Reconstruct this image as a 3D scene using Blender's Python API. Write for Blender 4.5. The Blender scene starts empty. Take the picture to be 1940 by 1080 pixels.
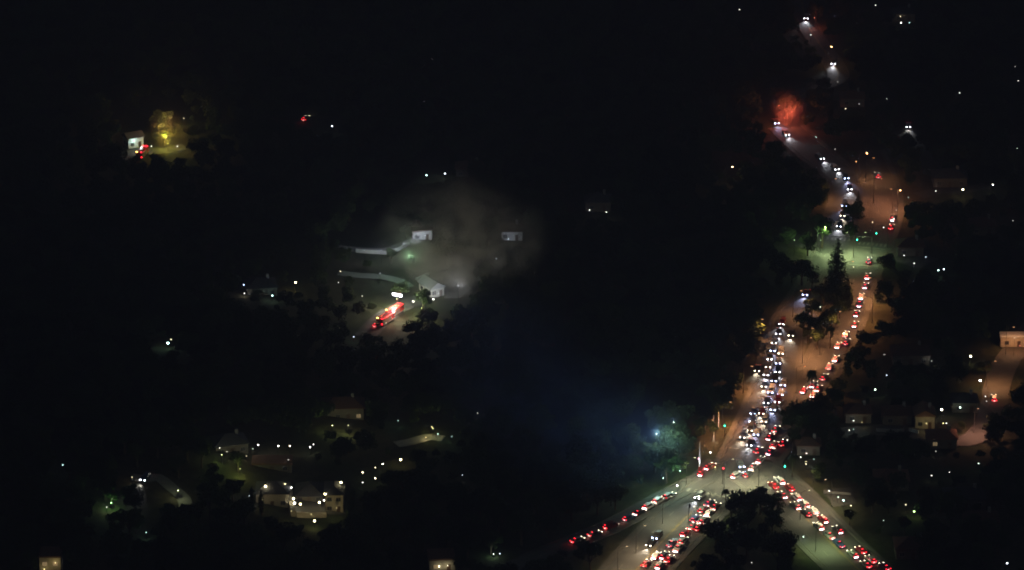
import bpy, bmesh, math, random
from mathutils import Vector, Matrix, noise
random.seed(7)
R = math.radians
PI = math.pi
scene = bpy.context.scene

# ------------------------------------------------------------------ camera
CAM_H, PITCH, FPX = 540.0, R(22.0), 8015.0
cam_d = bpy.data.cameras.new('camera')
cam = bpy.data.objects.new('camera', cam_d)
scene.collection.objects.link(cam)
cam.location = (0, 0, CAM_H)
cam.rotation_euler = (PI/2 - PITCH, 0, 0)
cam_d.sensor_width = 36.0
cam_d.lens = 36.0*FPX/1940.0
cam_d.clip_start = 5
cam_d.clip_end = 20000
scene.camera = cam

# ------------------------------------------------------------------ night sky, moon, exposure
world = bpy.data.worlds.new('World'); scene.world = world; world.use_nodes = True
wn = world.node_tree.nodes; wl = world.node_tree.links
bg = wn['Background']
sky = wn.new('ShaderNodeTexSky'); sky.sky_type = 'NISHITA'; sky.sun_disc = False
sky.sun_elevation = R(9); sky.sun_rotation = R(150)
wl.new(sky.outputs[0], bg.inputs[0]); bg.inputs[1].default_value = 0.0098
moon = bpy.data.lights.new('moon', 'SUN'); moon.energy = 0.035; moon.angle = R(0.5); moon.color = (.75, .85, 1)
mo = bpy.data.objects.new('moon', moon); scene.collection.objects.link(mo)
mo.rotation_euler = (R(50), 0, R(150))
scene.view_settings.view_transform = 'Standard'
scene.view_settings.look = 'None'
scene.view_settings.exposure = 0
scene.view_settings.gamma = 1
scene.view_settings.use_curve_mapping = False
scene.render.engine = 'CYCLES'
cy = scene.cycles
cy.use_denoising = True
cy.max_bounces = 3; cy.diffuse_bounces = 1; cy.glossy_bounces = 1; cy.transmission_bounces = 2
cy.volume_bounces = 0; cy.transparent_max_bounces = 6
cy.sample_clamp_indirect = 1.0
cy.filter_width = 1.75
cy.volume_step_rate = 2.0
cy.caustics_reflective = False; cy.caustics_refractive = False

# ------------------------------------------------------------------ terrain and picture rays
def sstep(t):
    t = min(1, max(0, t)); return t*t*(3-2*t)
def H(x, y):
    a = sstep((-5 - x)/110.0)
    b = sstep((y-1640)/500.0)
    h = 0.0
    if a > 0:
        h += a*(9 + 7*math.sin(x*.021+1.3)*math.cos(y*.013+.4) + 4*noise.noise(Vector((x*.012, y*.012, 3))))
    if b > 0:
        h += b*60
    if x > 190:
        h += sstep((x-190)/200)*18
    return h
CP, SP = math.cos(PITCH), math.sin(PITCH)
def G(px, py, dz=0.0):
    """the point dz above the ground that stands at this place of the photograph"""
    u, v = (px-970)/FPX, (540-py)/FPX
    d = Vector((u, CP + v*SP, -SP + v*CP))
    z = dz
    for _ in range(14):
        t = (z-CAM_H)/d.z
        p = d*t
        z = H(p.x, p.y) + dz
    return Vector((p.x, p.y, z))
def P(p):
    """back from a point to photograph pixels"""
    w = Vector((p[0], p[1], p[2]-CAM_H))
    dep = w.y*CP - w.z*SP
    return 970 + FPX*w.x/dep, 540 - FPX*(w.y*SP + w.z*CP)/dep

# ------------------------------------------------------------------ helpers
COL = scene.collection
def link(o):
    COL.objects.link(o); return o
def mat(name, col, rough=.8, metal=0, nscale=None, namt=.35, emit=None, es=0, bump=0, rnd=0, spec=.3):
    m = bpy.data.materials.new(name); m.use_nodes = True
    nt = m.node_tree; b = nt.nodes['Principled BSDF']
    b.inputs['Base Color'].default_value = (*col, 1)
    b.inputs['Roughness'].default_value = rough
    b.inputs['Metallic'].default_value = metal
    b.inputs['Specular IOR Level'].default_value = spec
    last = None
    if nscale:
        tc = nt.nodes.new('ShaderNodeTexCoord'); n = nt.nodes.new('ShaderNodeTexNoise')
        n.inputs['Scale'].default_value = nscale; n.inputs['Detail'].default_value = 6
        nt.links.new(tc.outputs['Object'], n.inputs['Vector'])
        mx = nt.nodes.new('ShaderNodeMix'); mx.data_type = 'RGBA'
        mx.inputs[6].default_value = (*[c*(1-namt) for c in col], 1)
        mx.inputs[7].default_value = (*[min(1, c*(1+namt)) for c in col], 1)
        nt.links.new(n.outputs['Fac'], mx.inputs[0]); last = mx.outputs[2]
        if bump:
            bp = nt.nodes.new('ShaderNodeBump'); bp.inputs['Strength'].default_value = bump
            bp.inputs['Distance'].default_value = .05
            nt.links.new(n.outputs['Fac'], bp.inputs['Height']); nt.links.new(bp.outputs[0], b.inputs['Normal'])
    if rnd:
        oi = nt.nodes.new('ShaderNodeObjectInfo'); mp = nt.nodes.new('ShaderNodeMapRange')
        mp.inputs['To Min'].default_value = 1-rnd; mp.inputs['To Max'].default_value = 1+rnd
        nt.links.new(oi.outputs['Random'], mp.inputs['Value'])
        vm = nt.nodes.new('ShaderNodeVectorMath'); vm.operation = 'SCALE'
        if last: nt.links.new(last, vm.inputs[0])
        else: vm.inputs[0].default_value = col
        nt.links.new(mp.outputs[0], vm.inputs['Scale']); last = vm.outputs[0]
    if last: nt.links.new(last, b.inputs['Base Color'])
    if emit:
        b.inputs['Emission Color'].default_value = (*emit, 1); b.inputs['Emission Strength'].default_value = es
        m.cycles.emission_sampling = 'NONE'
    return m

def mesh_obj(name, bm, m, parent=None, kind=None):
    me = bpy.data.meshes.new(name); bm.to_mesh(me); bm.free()
    for mm in (m if isinstance(m, (list, tuple)) else [m]): me.materials.append(mm)
    o = link(bpy.data.objects.new(name, me))
    if parent: o.parent = parent
    if kind: o['kind'] = kind
    return o
def empty(name, loc, rz, label, cat, group=None):
    o = link(bpy.data.objects.new(name, None)); o.location = loc; o.rotation_euler = (0, 0, rz)
    o.empty_display_size = .3
    o['label'] = label; o['category'] = cat
    if group: o['group'] = group
    return o
def kids(o): return KID.get(o.name, [])
KID = {}
def copy_tree(o, parent=None):
    c = o.copy(); link(c); c.parent = parent
    KID[c.name] = []
    for ch in KID.get(o.name, []):
        d = copy_tree(ch, c); KID[c.name].append(d)
    return c
def reg(parent, *ch):
    KID.setdefault(parent.name, []).extend(ch)
    for c in ch: KID.setdefault(c.name, [])
def box(bm, x0, x1, y0, y1, z0, z1, bev=0, mi=0):
    r = bmesh.ops.create_cube(bm, size=1)
    vs = r['verts']
    for v in vs:
        v.co = Vector(((x0+x1)/2 + v.co.x*(x1-x0), (y0+y1)/2 + v.co.y*(y1-y0), (z0+z1)/2 + v.co.z*(z1-z0)))
    fs = set(f for v in vs for f in v.link_faces)
    for f in fs: f.material_index = mi
    if bev:
        es = list(set(e for v in vs for e in v.link_edges))
        bmesh.ops.bevel(bm, geom=es, offset=bev, segments=1, affect='EDGES', profile=.5)
    return vs
def cyl(bm, p0, p1, r0, r1, n=8, cap=True):
    p0, p1 = Vector(p0), Vector(p1); d = (p1-p0)
    q = d.to_track_quat('Z', 'Y')
    a, b = [], []
    for i in range(n):
        t = 2*PI*i/n; c = Vector((math.cos(t), math.sin(t), 0))
        a.append(bm.verts.new(p0 + q @ (c*r0))); b.append(bm.verts.new(p1 + q @ (c*r1)))
    for i in range(n):
        j = (i+1) % n; bm.faces.new((a[i], a[j], b[j], b[i]))
    if cap:
        bm.faces.new(list(reversed(a))); bm.faces.new(b)
def ball(bm, c, r, sz=1, sub=1):
    g = bmesh.ops.create_icosphere(bm, subdivisions=sub, radius=r)
    for v in g['verts']: v.co = Vector((v.co.x, v.co.y, v.co.z*sz)) + Vector(c)
def poly(bm, pts, mi=0):
    f = bm.faces.new([bm.verts.new(p) for p in pts]); f.material_index = mi; return f
def light(name, kind, parent, loc, power, col, rad=.1, aim=None, spot=None, blend=.6):
    l = bpy.data.lights.new(name, kind); l.energy = power; l.color = col; l.shadow_soft_size = rad
    if spot: l.spot_size = spot; l.spot_blend = blend
    o = link(bpy.data.objects.new(name, l)); o.location = loc
    if parent: o.parent = parent; reg(parent, o)
    if aim: o.rotation_euler = Vector(aim).to_track_quat('-Z', 'Y').to_euler()
    return o

# ------------------------------------------------------------------ materials
M = {}
M['asphalt'] = mat('asphalt', (.085, .082, .078), .85, nscale=.35, namt=.35, bump=.2)
M['asphalt_old'] = mat('asphalt_old', (.11, .105, .095), .9, nscale=.5, namt=.4)
M['concrete'] = mat('concrete', (.3, .29, .27), .85, nscale=.6, namt=.25)
M['kerbstone'] = mat('kerbstone', (.14, .13, .115), .9, nscale=.6, namt=.3)
M['dim_stucco'] = mat('night_dark_stucco', (.2, .18, .15), .9, nscale=.8, namt=.2, rnd=.25)  # stucco colour darkened for walls that stand in the dark
M['paint'] = mat('road_paint', (.27, .27, .25), .7, nscale=3, namt=.3)
M['yellow_paint'] = mat('yellow_road_paint', (.3, .21, .05), .7, nscale=3, namt=.3)
M['bark'] = mat('bark', (.09, .065, .045), .95, nscale=4, namt=.4)
M['leaf'] = mat('leaf', (.05, .075, .028), .7, nscale=.5, namt=.5, rnd=.45, spec=.1)
M['leaf_dark'] = mat('conifer_needles', (.03, .05, .024), .7, nscale=.6, namt=.45, rnd=.35, spec=.1)
M['leaf_palm'] = mat('palm_frond', (.06, .085, .035), .65, nscale=1, namt=.3, rnd=.3, spec=.2)
M['stucco'] = mat('cream_stucco', (.55, .49, .38), .9, nscale=.8, namt=.12, rnd=.12)
M['white_wall'] = mat('white_wall', (.72, .72, .7), .85, nscale=.8, namt=.1)
M['grey_wall'] = mat('grey_wall', (.35, .35, .34), .9, nscale=.8, namt=.15)
M['roof'] = mat('clay_roof', (.16, .085, .055), .9, nscale=1.5, namt=.35, rnd=.3)
M['roof_grey'] = mat('shingle_roof', (.09, .09, .095), .9, nscale=1.5, namt=.35, rnd=.3)
M['roof_pale'] = mat('pale_metal_roof', (.42, .43, .46), .8, nscale=1.5, namt=.2)
M['frame'] = mat('window_frame', (.5, .5, .48), .6)
M['glass'] = mat('dark_glass', (.02, .025, .03), .08, spec=.6)
M['door'] = mat('door_wood', (.12, .07, .04), .6, nscale=5, namt=.3)
M['warm_pane'] = mat('warm_window_glow', (.3, .2, .1), .4, emit=(1, .72, .38), es=.22)
M['metal'] = mat('galvanised_metal', (.3, .3, .31), .45, .7)
M['dark_metal'] = mat('dark_metal', (.05, .05, .05), .5, .4)
M['white_metal'] = mat('white_painted_metal', (.75, .75, .75), .4)
M['tyre'] = mat('tyre', (.02, .02, .02), .9)
M['hub'] = mat('wheel_hub', (.4, .4, .42), .35, .8)
for n, c, s in (('head_white', (.9, .94, 1), 26), ('head_blue', (.5, .62, 1), 34), ('head_warm', (1, .86, .62), 20)):
    M[n] = mat(n, (.8, .8, .8), .3, emit=c, es=s)
M['tail_red'] = mat('tail_red', (.4, .01, .01), .3, emit=(1, .012, .03), es=4)
M['brake_red'] = mat('brake_red', (.4, .01, .01), .3, emit=(1, .014, .03), es=7.5)
M['plate_white'] = mat('number_plate', (.7, .7, .66), .5, emit=(1, .93, .84), es=1.6)  # the glow stands in for light falling on the plate
M['rear_white'] = mat('white_glow', (.8, .8, .8), .3, emit=(.95, .95, 1), es=15)  # glow of the floodlight head, and of car rears lit from behind
M['amber'] = mat('amber_lamp', (.6, .3, .05), .3, emit=(1, .6, .12), es=18)
M['sig_green'] = mat('signal_green', (.02, .5, .3), .3, emit=(.04, 1, .55), es=16)
M['sig_red'] = mat('signal_red', (.5, .02, .02), .3, emit=(1, .03, .06), es=14)
M['sig_off'] = mat('signal_unlit', (.03, .03, .02), .4)
PAINTS = [mat('car_paint_%s' % n, c, .35, .2, spec=.5) for n, c in
          (('white', (.7, .7, .7)), ('silver', (.4, .41, .42)), ('black', (.02, .02, .022)), ('grey', (.13, .135, .14)),
           ('blue', (.03, .06, .16)), ('red', (.25, .02, .02)))]
M['engine_red'] = mat('fire_engine_red', (.5, .02, .015), .35, spec=.5)
M['chrome'] = mat('brushed_steel', (.55, .55, .56), .3, .9)

# ------------------------------------------------------------------ ground
def ground_mat():
    m = bpy.data.materials.new('ground_cover'); m.use_nodes = True
    nt = m.node_tree; b = nt.nodes['Principled BSDF']; b.inputs['Roughness'].default_value = .95
    b.inputs['Specular IOR Level'].default_value = .1
    tc = nt.nodes.new('ShaderNodeTexCoord')
    n1 = nt.nodes.new('ShaderNodeTexNoise'); n1.inputs['Scale'].default_value = .03; n1.inputs['Detail'].default_value = 8
    n2 = nt.nodes.new('ShaderNodeTexNoise'); n2.inputs['Scale'].default_value = .5; n2.inputs['Detail'].default_value = 8
    r1 = nt.nodes.new('ShaderNodeValToRGB')
    r1.color_ramp.elements[0].position = .38; r1.color_ramp.elements[0].color = (.035, .05, .022, 1)
    r1.color_ramp.elements[1].position = .66; r1.color_ramp.elements[1].color = (.10, .083, .055, 1)
    mx = nt.nodes.new('ShaderNodeMix'); mx.data_type = 'RGBA'; mx.blend_type = 'MULTIPLY'; mx.inputs[0].default_value = .7
    for n in (n1, n2): nt.links.new(tc.outputs['Object'], n.inputs['Vector'])
    nt.links.new(n1.outputs['Fac'], r1.inputs[0]); nt.links.new(r1.outputs[0], mx.inputs[6])
    r2 = nt.nodes.new('ShaderNodeValToRGB'); r2.color_ramp.elements[0].position = .3; r2.color_ramp.elements[0].color = (.35, .35, .35, 1)
    r2.color_ramp.elements[1].position = .7; r2.color_ramp.elements[1].color = (1.3, 1.3, 1.3, 1)
    nt.links.new(n2.outputs['Fac'], r2.inputs[0]); nt.links.new(r2.outputs[0], mx.inputs[7])
    nt.links.new(mx.outputs[2], b.inputs['Base Color'])
    return m
M['ground'] = ground_mat()
xs = [-9000, -5000, -2500, -1200, -700, -450] + [-300 + 6*i for i in range(101)] + [450, 700, 1200, 2500, 5000, 9000]
ys = [-3000, -1000, 0, 500, 800, 950] + [1020 + 6*i for i in range(126)] + [1820, 1900, 2050, 2300, 3000, 5000, 9000, 15000]
bm = bmesh.new()
gv = [[bm.verts.new((x, y, H(x, y))) for x in xs] for y in ys]
for j in range(len(ys)-1):
    for i in range(len(xs)-1):
        bm.faces.new((gv[j][i], gv[j][i+1], gv[j+1][i+1], gv[j+1][i]))
mesh_obj('ground', bm, M['ground'], kind='structure')

# ------------------------------------------------------------------ roads
ROADS = {}
def smooth_line(pts, step=3.0):
    w = [G(*p) for p in pts]
    out = []
    for i in range(len(w)-1):
        p0 = w[max(0, i-1)]; p1 = w[i]; p2 = w[i+1]; p3 = w[min(len(w)-1, i+2)]
        n = max(2, int((p2-p1).length/step))
        for k in range(n):
            t = k/n
            out.append(.5*((2*p1)+(p2-p0)*t+(2*p0-5*p1+4*p2-p3)*t*t+(3*p1-p0-3*p2+p3)*t*t*t))
    out.append(w[-1])
    return out
def normals(line):
    ns = []
    for i in range(len(line)):
        d = line[min(i+1, len(line)-1)] - line[max(i-1, 0)]; d.z = 0; d.normalize()
        ns.append((d, Vector((-d.y, d.x, 0))))
    return ns
def strip(bm, line, ns, off0, off1, z, i0=0, i1=None, edge=0.0):
    i1 = len(line)-1 if i1 is None else i1
    prev = None
    for i in range(i0, i1+1):
        a = line[i]+ns[i][1]*off0; b = line[i]+ns[i][1]*off1
        a.z = H(a.x, a.y)+z; b.z = H(b.x, b.y)+z
        va, vb = bm.verts.new(a), bm.verts.new(b)
        if prev: bm.faces.new((prev[0], prev[1], vb, va))
        prev = (va, vb)
def kerb(bm, line, ns, off, w, z0, z1):
    prev = None
    for i in range(len(line)):
        q = []
        for o, z in ((off, z0), (off, z1), (off+w, z1), (off+w, z0)):
            a = line[i]+ns[i][1]*o; a.z = H(a.x, a.y)+z; q.append(bm.verts.new(a))
        if prev:
            for k in range(3): bm.faces.new((prev[k], prev[k+1], q[k+1], q[k]))
        prev = q
BMM = bmesh.new(); BMY = bmesh.new(); BMK = bmesh.new(); BMP = bmesh.new()
def road(key, pts, width, z, m='asphalt', lanes=None, yellow=False, kerbs=(1, 1), walk=0, name='road'):
    line = smooth_line(pts); ns = normals(line)
    ROADS[key] = (line, ns, width)
    bm = bmesh.new(); strip(bm, line, ns, -width/2, width/2, z)
    mesh_obj(name, bm, M[m], kind='structure')
    for off in (lanes or []):
        for i in range(0, len(line)-2, 4):
            strip(BMM, line, ns, off-.08, off+.08, z+.02, i, i+1)
    if yellow:
        strip(BMY, line, ns, -.25, -.1, z+.02); strip(BMY, line, ns, .1, .25, z+.02)
    if kerbs[0]: kerb(BMK, line, ns, -width/2-.25, .25, z-.05, z+.13)
    if kerbs[1]: kerb(BMK, line, ns, width/2, .25, z-.05, z+.13)
    if walk:
        for s in (-1, 1):
            kerb(BMP, line, ns, s*(width/2+1.2)-.85, 1.7, z-.05, z+.125)
W_PTS = [(1490, 240), (1543, 290), (1575, 315), (1603, 343), (1608, 370), (1602, 400), (1592, 435), (1574, 480), (1552, 530), (1522, 578),
         (1495, 620), (1482, 660), (1474, 700), (1466, 730), (1452, 763), (1443, 785), (1430, 812), (1415, 845), (1392, 890), (1380, 915)]
E_PTS = [(1640, 285), (1660, 330), (1672, 370), (1672, 410), (1660, 450), (1640, 490), (1628, 528), (1617, 560), (1604, 600), (1588, 635),
         (1568, 672), (1550, 710), (1528, 742), (1503, 780), (1475, 822), (1448, 860), (1420, 895), (1395, 925)]
SW_PTS = [(1400, 880), (1368, 915), (1330, 952), (1280, 1000), (1232, 1050), (1180, 1110), (1120, 1180)]
FR_PTS = [(1385, 885), (1330, 908), (1285, 930), (1240, 953), (1200, 976), (1146, 1003), (1083, 1029), (1020, 1055), (950, 1090)]
SE_PTS = [(1400, 880), (1440, 900), (1478, 932), (1510, 965), (1545, 1000), (1585, 1040), (1625, 1078), (1700, 1150)]
road('W', W_PTS, 11, .03, lanes=[-1.8, 1.8], walk=1)
road('E', E_PTS, 10.5, .036, lanes=[-1.7, 1.7], walk=1)
road('SW', SW_PTS, 17, .042, lanes=[-5, 5], yellow=True, walk=1)
road('FR', FR_PTS, 8, .048, m='asphalt_old', lanes=[0])
road('SE', SE_PTS, 16, .054, lanes=[4.3, -4.3], yellow=True, walk=1)
road('X', [(1500, 455), (1560, 462), (1620, 468), (1690, 480), (1760, 500)], 12, .06, lanes=[0], kerbs=(0, 0))
road('UP', [(1490, 240), (1500, 225), (1520, 180), (1585, 150), (1577, 118), (1550, 80), (1527, 38), (1515, -20)], 8, .05, yellow=True)
road('RT', [(1975, 600), (1935, 650), (1905, 690), (1888, 735), (1884, 765), (1868, 810), (1830, 836), (1760, 828), (1690, 815), (1600, 822)], 8, .12, m='asphalt_old')
road('D1', [(640, 470), (676, 474), (730, 476), (765, 465), (790, 455)], 4.5, .2, m='concrete', kerbs=(0, 0), name='driveway')
road('D2', [(640, 518), (683, 523), (720, 525), (757, 533), (775, 545)], 4.5, .2, m='concrete', kerbs=(0, 0), name='driveway')
road('D3', [(690, 640), (715, 612), (745, 590), (775, 575), (800, 568)], 7, .2, m='asphalt_old', kerbs=(0, 0))
road('D4', [(250, 905), (275, 908), (300, 905), (325, 925), (348, 945), (355, 975)], 4.5, .2, m='concrete', kerbs=(0, 0), name='driveway')
road('D5', [(750, 843), (780, 838), (812, 829), (840, 832)], 4.5, .2, m='concrete', kerbs=(0, 0), name='driveway')
road('D6', [(1740, 372), (1780, 362), (1822, 362), (1870, 352)], 6, .2, m='asphalt_old', kerbs=(0, 0))
road('D7', [(225, 300), (262, 290), (310, 286), (350, 278)], 7, .2, m='asphalt_old', kerbs=(0, 0))
# paved junction and stop lines
bm = bmesh.new()
poly(bm, [G(*p)+Vector((0, 0, .066)) for p in ((1318, 905), (1345, 890), (1400, 868), (1440, 870), (1470, 905), (1430, 935), (1400, 960), (1345, 975), (1305, 950))])
mesh_obj('road', bm, M['asphalt'], kind='structure')
def bar(key, px, py, o0, o1, th=.5, bmx=None):
    line, ns, w = ROADS[key]
    g = G(px, py); i = min(range(len(line)), key=lambda k: (line[k]-g).length)
    d, n = ns[i]; c = line[i]
    q = []
    for a, o in ((-th/2, o0), (-th/2, o1), (th/2, o1), (th/2, o0)):
        v = c + d*a + n*o; v.z = H(v.x, v.y)+.09; q.append(BMM.verts.new(v))
    BMM.faces.new(q)
bar('W', 1588, 447, -5, 5, .6); bar('W', 1415, 852, -5, 5, .6); bar('E', 1650, 468, -5, 5, .6); bar('E', 1637, 500, -5, 5, .6)
bar('SE', 1470, 925, -7, 0, .6); bar('SW', 1345, 940, 0, 8, .6)
for k in range(7):   # zebra bars across the upper crossing
    bar('W', 1584, 455, -5+k*1.5, -4.3+k*1.5, 2.6); bar('E', 1655, 461, -5+k*1.5, -4.3+k*1.5, 2.6)
    bar('SW', 1350, 934, -7.6+k*2.1, -6.8+k*2.1, 2.6)
mesh_obj('road_marking', BMM, M['paint'], kind='structure')
mesh_obj('centre_line', BMY, M['yellow_paint'], kind='structure')
mesh_obj('kerb', BMK, M['kerbstone'], kind='structure')
mesh_obj('pavement', BMP, M['asphalt_old'], kind='structure')
for name, pts, m in (('forecourt', [(845, 533), (880, 528), (893, 548), (872, 566), (842, 566), (838, 550)], 'concrete'),
                     ('courtyard', [(540, 925), (625, 925), (655, 975), (548, 979)], 'asphalt_old'),
                     ('parking_area', [(1560, 928), (1612, 925), (1622, 955), (1578, 962)], 'asphalt_old')):
    bm = bmesh.new(); 
    pw = [G(*p) for p in pts]
    c = sum(pw, Vector())/len(pw)
    vs = [bm.verts.new(Vector((p.x, p.y, H(p.x, p.y)+.24))) for p in pw]
    cv = bm.verts.new(Vector((c.x, c.y, H(c.x, c.y)+.24)))
    for i in range(len(vs)): bm.faces.new((vs[i], vs[(i+1) % len(vs)], cv))
    bmesh.ops.subdivide_edges(bm, edges=bm.edges[:], cuts=3, use_grid_fill=True)
    for v in bm.verts: v.co.z = H(v.co.x, v.co.y)+.24
    mesh_obj(name, bm, M[m], kind='structure')

# ------------------------------------------------------------------ cars
def loft_body(bm, prof, hw, top_z, tuck):
    """side outline prof [(x,z)] pushed across, narrower above top_z"""
    L, Rr = [], []
    for x, z in prof:
        t = max(0, (z-top_z))
        w = hw - t*tuck
        L.append(bm.verts.new((x, w, z))); Rr.append(bm.verts.new((x, -w, z)))
    n = len(prof)
    for i in range(n):
        j = (i+1) % n
        bm.faces.new((L[i], L[j], Rr[j], Rr[i]))
    bm.faces.new(list(reversed(L))); bm.faces.new(Rr)
    bmesh.ops.recalc_face_normals(bm, faces=bm.faces[:])
    bmesh.ops.bevel(bm, geom=bm.edges[:], offset=.05, segments=1, affect='EDGES')
TYPES = {
 'sedan': dict(prof=[(-2.3, .3), (-2.32, .75), (-2.2, .98), (-1.55, 1.02), (-1.0, 1.42), (.1, 1.45), (.95, 1.0), (2.1, .85), (2.3, .65), (2.28, .3)],
               ws=(.12, 1.4, .93, 1.0), rw=(-1.03, 1.38, -1.53, 1.0), side=[(-1.3, 1.03), (-.95, 1.36), (.08, 1.38), (.8, 1.02)], hl=.68, tl=.85, tz=1.0),
 'suv': dict(prof=[(-2.3, .35), (-2.34, 1.0), (-2.15, 1.68), (.05, 1.74), (.85, 1.15), (2.1, 1.02), (2.34, .8), (2.3, .35)],
               ws=(.08, 1.67, .8, 1.18), rw=(-2.18, 1.62, -2.33, 1.1), side=[(-2.05, 1.12), (-1.95, 1.6), (.02, 1.64), (.68, 1.16)], hl=.82, tl=1.0, tz=1.1),
 'pickup': dict(prof=[(-2.7, .4), (-2.72, 1.05), (-.95, 1.05), (-.75, 1.72), (.45, 1.76), (1.15, 1.2), (2.5, 1.1), (2.7, .85), (2.68, .4)],
               ws=(.48, 1.7, 1.1, 1.22), rw=(-.77, 1.66, -.93, 1.15), side=[(-.72, 1.15), (-.6, 1.62), (.42, 1.66), (.98, 1.2)], hl=.85, tl=.95, tz=1.15),
 'van': dict(prof=[(-2.5, .35), (-2.55, 1.95), (-2.4, 2.05), (1.1, 2.05), (1.9, 1.25), (2.5, 1.05), (2.55, .35)],
               ws=(1.14, 1.98, 1.86, 1.3), rw=(-2.5, 1.85, -2.57, 1.2), side=[(.1, 1.3), (.1, 1.8), (1.1, 1.85), (1.6, 1.3)], hl=.85, tl=1.1, tz=1.3),
}
def quad_part(name, pts, m, parent, th=.012):
    bm = bmesh.new(); f = poly(bm, pts)
    r = bmesh.ops.extrude_face_region(bm, geom=[f]); f.normal_update()
    for v in [g for g in r['geom'] if isinstance(g, bmesh.types.BMVert)]: v.co += f.normal*th
    o = mesh_obj(name, bm, m, parent); reg(parent, o); return o
def make_wheel(x, y, r, parent):
    bm = bmesh.new(); cyl(bm, (x, y-.11, r), (x, y+.11, r), r, r, 12)
    o = mesh_obj('wheel', bm, M['tyre'], parent)
    s = 1 if y > 0 else -1
    bm = bmesh.new(); cyl(bm, (x, y+s*.1, r), (x, y+s*.13, r), r*.6, r*.55, 8)
    h = mesh_obj('rim', bm, M['hub'], o); reg(parent, o); reg(o, h)
def make_car(typ, mode, headm, paint):
    """mode H: headlamps burn; T: brake lights burn; W: brake lights plus white glow put on the rear"""
    d = TYPES[typ]; hw = .93 if typ != 'sedan' else .9
    root = empty('car' if typ in ('sedan', 'suv') else typ, (0, 0, 0), 0, '', 'car' if typ in ('sedan', 'suv') else typ)
    KID[root.name] = []
    bm = bmesh.new(); loft_body(bm, d['prof'], hw, d['tz'], .35)
    o = mesh_obj('body', bm, paint, root); reg(root, o)
    fx = max(p[0] for p in d['prof']); rx = min(p[0] for p in d['prof'])
    tz = d['tz']
    wy = lambda z: hw - max(0, z-tz)*.35
    x0, z0, x1, z1 = d['ws']
    quad_part('windscreen', [(x1+.03, -wy(z1)+.1, z1), (x1+.03, wy(z1)-.1, z1), (x0+.03, wy(z0)-.12, z0), (x0+.03, -wy(z0)+.12, z0)], M['glass'], root)
    x0, z0, x1, z1 = d['rw']
    quad_part('rear_window', [(x0-.03, -wy(z0)+.12, z0), (x0-.03, wy(z0)-.12, z0), (x1-.03, wy(z1)-.1, z1), (x1-.03, -wy(z1)+.1, z1)], M['glass'], root)
    for s in (-1, 1):
        pts = [(x, s*(wy(z)+.005), z) for x, z in d['side']]
        if s > 0: pts.reverse()
        quad_part('side_window', pts, M['glass'], root)
    wb = .62*(fx-rx)/2
    for x in (-wb-.05, wb+.1):
        for s in (-1, 1): make_wheel(x, s*(hw-.08), .34, root)
    hm = M[headm]
    for s in (-1, 1):
        bm = bmesh.new(); box(bm, fx-.1, fx+.04, s*.68-.19, s*.68+.19, d['hl']-.1, d['hl']+.1, .02)
        o = mesh_obj('headlight', bm, hm if mode == 'H' else M['head_warm'], root); reg(root, o)
        bm = bmesh.new(); box(bm, rx-.04, rx+.1, s*.7-.14, s*.7+.14, d['tl']-.09, d['tl']+.09, .02)
        o = mesh_obj('taillight', bm, M['brake_red'] if mode != 'H' else M['tail_red'], root); reg(root, o)
    if mode != 'H':
        zb = d['rw'][1]+.02
        bm = bmesh.new(); box(bm, d['rw'][0]-.1, d['rw'][0]+.02, -.28, .28, zb-.02, zb+.08)
        o = mesh_obj('brake_light', bm, M['brake_red'], root); reg(root, o)
    bm = bmesh.new(); box(bm, rx-.05, rx, -.27, .27, d['tl']-.36, d['tl']-.18)
    o = mesh_obj('number_plate', bm, M['plate_white'], root); reg(root, o)
    bm = bmesh.new(); box(bm, rx-.1, rx+.1, -hw+.02, hw-.02, .36, .52, .03); 
    o = mesh_obj('rear_bumper', bm, paint, root); reg(root, o)
    if mode == 'W':
        for s in (-1, 1):
            bm = bmesh.new(); box(bm, rx-.12, rx+.02, s*.33-.2, s*.33+.2, .53, .72, .02)
            o = mesh_obj('rear_glow', bm, M['rear_white'], root); reg(root, o)  # glowing blocks stand in for the headlights of the car behind
    tint = {'head_white': (.88, .9, 1), 'head_blue': (.55, .6, 1), 'head_warm': (1, .85, .65)}[headm]
    if mode == 'H':
        light('headlight_beam', 'SPOT', root, (fx+.1, 0, .75), 5200, tint, .25, aim=(1, 0, -.2), spot=R(62), blend=.9)
    else:
        light('headlight_beam', 'SPOT', root, (fx+.1, 0, .75), 500, (1, .9, .75), .25, aim=(1, 0, -.14), spot=R(50), blend=.9)
        light('brake_light_glow', 'POINT', root, (rx-.25, 0, .8), 28, (1, .04, .05), .15)
    return root, fx, rx
CARCACHE = {}
placed = []
def heading(key, g):
    line, ns, w = ROADS[key]
    i = min(range(len(line)), key=lambda k: (line[k]-g).length_squared)
    return ns[i][0]
random.seed(11)
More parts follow.
